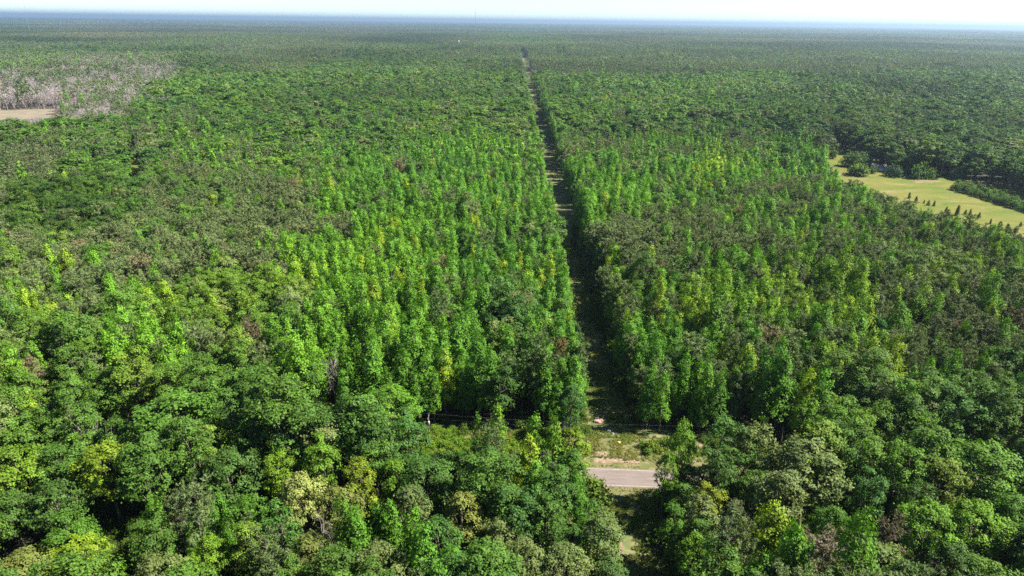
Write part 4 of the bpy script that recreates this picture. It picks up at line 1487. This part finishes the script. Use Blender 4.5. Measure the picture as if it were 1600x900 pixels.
mb.box(2.0, 2.7, 0.5, 1.2, HH + RH - 1.2, HH + RH + 0.7)
link('chimney', mb.mesh('chimney', [M_RED]), roof)
for xw in (-4.2, -1.6, 3.6):
    mb = MB()
    for (a0, a1, b0, b1) in ((-.6, .6, 0.9, 1.0), (-.6, .6, 2.1, 2.2), (-.6, -.5, 1.0, 2.1), (.5, .6, 1.0, 2.1)):
        mb.box(xw + a0, xw + a1, -HW - .16, -HW - .1, b0, b1)
    wf = link('window', mb.mesh('window', [M_WHITE]), house)
    mb = MB()
    mb.box(xw - .5, xw + .5, -HW - .13, -HW - .102, 1.0, 2.1)
    link('pane', mb.mesh('pane', [M_DARKGLASS]), wf)
mb = MB()
mb.box(.7, 1.6, -HW - .15, -HW - .1, 0.05, 2.1)
dr = link('door', mb.mesh('door', [M_WHITE]), house)
mb = MB()
mb.box(1.45, 1.52, -HW - .2, -HW - .15, 1.0, 1.1)
link('handle', mb.mesh('handle', [M_METAL]), dr)

# ------------------------------------------------------------------ power line
POLE_X = [-110.0, -21.0, 69.0, 158.0]
PH = 10.4


def line_y(x):
    return float(road_y(x)) + 9.2


ang = math.atan(-0.0465)


def pole_parts(root, xform):
    mb = MB()
    mb.tube(np.array([[0, 0, -0.3], [0, 0, 4], [0, 0, 8], [0, 0, PH]]), [.19, .17, .14, .11], 10, 0)
    link('shaft', mb.mesh('shaft', [M_POLE], True), root)
    mb = MB()
    mb.box(-.06, .06, -1.25, 1.25, PH - .95, PH - .8)
    link('crossarm', mb.mesh('crossarm', [M_POLE]), root)
    for yy, zz in ((-1.15, PH - .8), (1.15, PH - .8), (0, PH)):
        mb = MB()
        mb.tube(np.array([[0, yy, zz], [0, yy, zz + .1], [0, yy, zz + .12], [0, yy, zz + .24]]), [.05, .05, .09, .06], 8, 0)
        link('insulator', mb.mesh('insulator', [M_ROCK], True), root)
    if xform:
        mb = MB()
        mb.tube(np.array([[.1, -.42, PH - 3.0], [.1, -.42, PH - 2.98], [.1, -.42, PH - 1.95], [.1, -.42, PH - 1.85], [.1, -.42, PH - 1.84]]), [.02, .28, .28, .2, .02], 12, 0)
        tr = link('transformer', mb.mesh('transformer', [M_METAL], True), root)
        mb = MB()
        mb.tube(np.array([[.1, -.42, PH - 1.85], [.1, -.42, PH - 1.5]]), [.05, .04], 6, 0)
        link('bushing', mb.mesh('bushing', [M_WHITE]), tr)


for q, x in enumerate(POLE_X):
    r = bpy.data.objects.new('utility_pole', None)
    COL.objects.link(r)
    r.location = (x, line_y(x), 0)
    r.rotation_euler = (0, 0, ang)
    tag(r, ['wooden utility pole hidden behind the lower left trees', 'wooden utility pole with transformer in the sunny roadside opening',
            'wooden utility pole behind trees right of the track', 'wooden utility pole behind trees at far right'][q], 'utility pole', 'utility poles along the road')
    pole_parts(r, q == 1)
for off, zz, nm in ((-1.15, PH - .56, 'near phase wire'), (1.15, PH - .56, 'far phase wire'), (0, PH + .24, 'top wire'), (0.15, PH - 3.1, 'lower neutral wire')):
    mb = MB()
    pts = []
    for a, b in zip(POLE_X[:-1], POLE_X[1:]):
        for t in np.linspace(0, 1, 17)[:(None if b == POLE_X[-1] else -1)]:
            x = a + (b - a) * t
            pts.append([x + off * 0.0465, line_y(x) + off, zz - 1.1 * 4 * t * (1 - t)])
    mb.tube(np.array(pts), 0.003, 4, 0)
    o = link('power_wire', mb.mesh('power_wire', [M_WIRE]))
    tag(o, 'thin %s strung between roadside utility poles' % nm, 'wire', 'power line wires')

# ------------------------------------------------------------------ yellow marker, rocks, clay heap, fallen limb
p = at(966, 698)
r = bpy.data.objects.new('marker_sign', None)
COL.objects.link(r)
r.location = (p[0], p[1], 0)
tag(r, 'small yellow marker sign on a post in verge grass', 'sign')
mb = MB()
mb.tube(np.array([[0, 0, -.2], [0, 0, .8], [0, 0, 1.7]]), [.045, .045, .045], 8)
link('post', mb.mesh('post', [M_METAL], True), r)
mb = MB()
mb.box(-.44, .44, -.075, -.047, 0.95, 1.7)
link('panel', mb.mesh('panel', [M_SIGN]), r)


def rock_mesh(name, rng, a, b, c, mat):
    n1, n2 = 12, 8
    th = np.linspace(0, 2 * PI, n1, endpoint=False)
    ph = np.linspace(0.06, PI * 0.62, n2)
    v = []
    for q in ph:
        for t in th:
            d = np.array([math.sin(q) * math.cos(t), math.sin(q) * math.sin(t), math.cos(q)])
            k = 1 + 0.28 * math.sin(3 * d[0] + 2 * d[1] * 2 + rng[0]) * math.cos(2.5 * d[2] + rng[1]) + 0.14 * math.sin(7 * d[1] + rng[2] + 5 * d[0])
            v.append(d * k * np.array([a, b, c]) + np.array([0, 0, c * 0.25]))
    idx = np.arange(n1 * n2).reshape(n2, n1)
    f = np.stack([idx[:-1], idx[1:], np.roll(idx, -1, 1)[1:], np.roll(idx, -1, 1)[:-1]], -1).reshape(-1, 4)
    mb = MB()
    mb.quads(v, f)
    top = idx[0]
    mb.quads(np.array(v)[top], [[0, 1, 2, 3], [0, 3, 4, 5], [0, 5, 6, 7], [0, 7, 8, 9]] + [[0, 9, 10, 11]])
    return mb.mesh(name, [mat])


for q, (u, v, a, b, c, lab) in enumerate([(944, 673, .5, .4, .35, 'pale rock, left of three at the track entrance'), (952, 674, .7, .45, .4, 'bluish white larger rock, middle of three at track entrance'),
                                          (957, 678, .45, .4, .3, 'pale small rock, right of three at the track entrance')]):
    p = at(u, v)
    o = link('rock', rock_mesh('rock', [q, q * 2.1, q * 3.3], a, b, c, M_ROCK), None, (p[0], p[1], 0))
    tag(o, lab, 'rock', 'pale rocks at the track entrance')
p = at(935, 659)
r = bpy.data.objects.new('brush_pile', None)
COL.objects.link(r)
r.location = (p[0], p[1], 0)
tag(r, 'reddish heap of clay and cut branches in the track mouth', 'brush pile')
link('clay_mound', rock_mesh('clay_mound', [1, 2, 3], 1.4, 0.9, 0.6, M_RED), r)
rng = np.random.RandomState(5)
for q in range(9):
    a = rng.uniform(0, 6.28)
    c = np.array([rng.normal() * .6, rng.normal() * .4, .45 + rng.uniform(0, .3)])
    d = np.array([math.cos(a), math.sin(a), rng.uniform(-.15, .3)]) * rng.uniform(.8, 1.5)
    mb = MB()
    mb.tube(np.array([c - d, c + rng.normal(size=3) * .1, c + d]), [.08, .07, .03], 5)
    link('branch', mb.mesh('branch', [M_DEAD]), r)

# ------------------------------------------------------------------ far masts


def mast(u, v_base, dist, height, width, label, name='radio_mast'):
    d = R3 @ np.array([(u - 800) / F, (450 - v_base) / F, -1.0])
    d = d / math.hypot(d[0], d[1])
    x, y = d[0] * dist, d[1] * dist
    r = bpy.data.objects.new(name, None)
    COL.objects.link(r)
    r.location = (x, y, float(terrain(x, y)))
    tag(r, label, 'radio mast')
    mb = MB()
    k = [np.array([math.cos(a), math.sin(a)]) * width for a in (0.3, 0.3 + 2.094, 0.3 + 4.189)]
    for q in range(3):
        mb.tube(np.array([[k[q][0], k[q][1], 0], [k[q][0], k[q][1], height]]), width * 0.22, 5)
    link('legs', mb.mesh('legs', [M_METAL]), r)
    mb = MB()
    nseg = int(height / (width * 4))
    for s in range(nseg):
        z0, z1 = height * s / nseg, height * (s + 1) / nseg
        for q in range(3):
            a, b = k[q], k[(q + 1) % 3]
            mb.tube(np.array([[a[0], a[1], z0], [b[0], b[1], z1]]), width * 0.12, 4)
    link('bracing', mb.mesh('bracing', [M_METAL]), r)
    mb = MB()
    mb.tube(np.array([[0, 0, height], [0, 0, height + 8]]), 0.25, 5)
    link('antenna', mb.mesh('antenna', [M_METAL]), r)
    return r


mast(743, 47, 4400, 176, 0.95, 'tall thin lattice mast on the horizon near the middle')
mast(41, 23, 5200, 205, 0.9, 'lattice mast on the horizon at the far left')
p = at(717, 59)
mb = MB()
mb.tube(np.array([[0, 0, 0], [0, 0, 10], [0, 0, 30], [0, 0, 31]]), [1.6, 1.3, 1.1, .2], 10)
dd = unit(np.array([p[0], p[1]]))
px, py = dd * 3300
o = link('silo', mb.mesh('silo', [M_WHITE], True), None, (px, py, float(terrain(px, py))))
tag(o, 'pale slim tower rising from the far forest', 'tower')

# ------------------------------------------------------------------ haze
m, N, L = new_mat('haze_air')
pv = N.new('ShaderNodeVolumePrincipled')
pv.inputs['Color'].default_value = (0.64, 0.82, 0.96, 1)
pv.inputs['Density'].default_value = 7.5e-5
pv.inputs['Anisotropy'].default_value = 0.7
oo = N.new('ShaderNodeOutputMaterial')
L.new(pv.outputs[0], oo.inputs['Volume'])
mb = MB()
mb.box(-46000, 46000, -2500, 62000, -45, 216)
hz = link('haze', mb.mesh('haze', [m]))
tag(hz, kind='stuff')
hz.display_type = 'WIRE'
print('individual trees', len(placed), {k: sum(len(q[0]) for q in STUFF[k]) for k in KINDS})
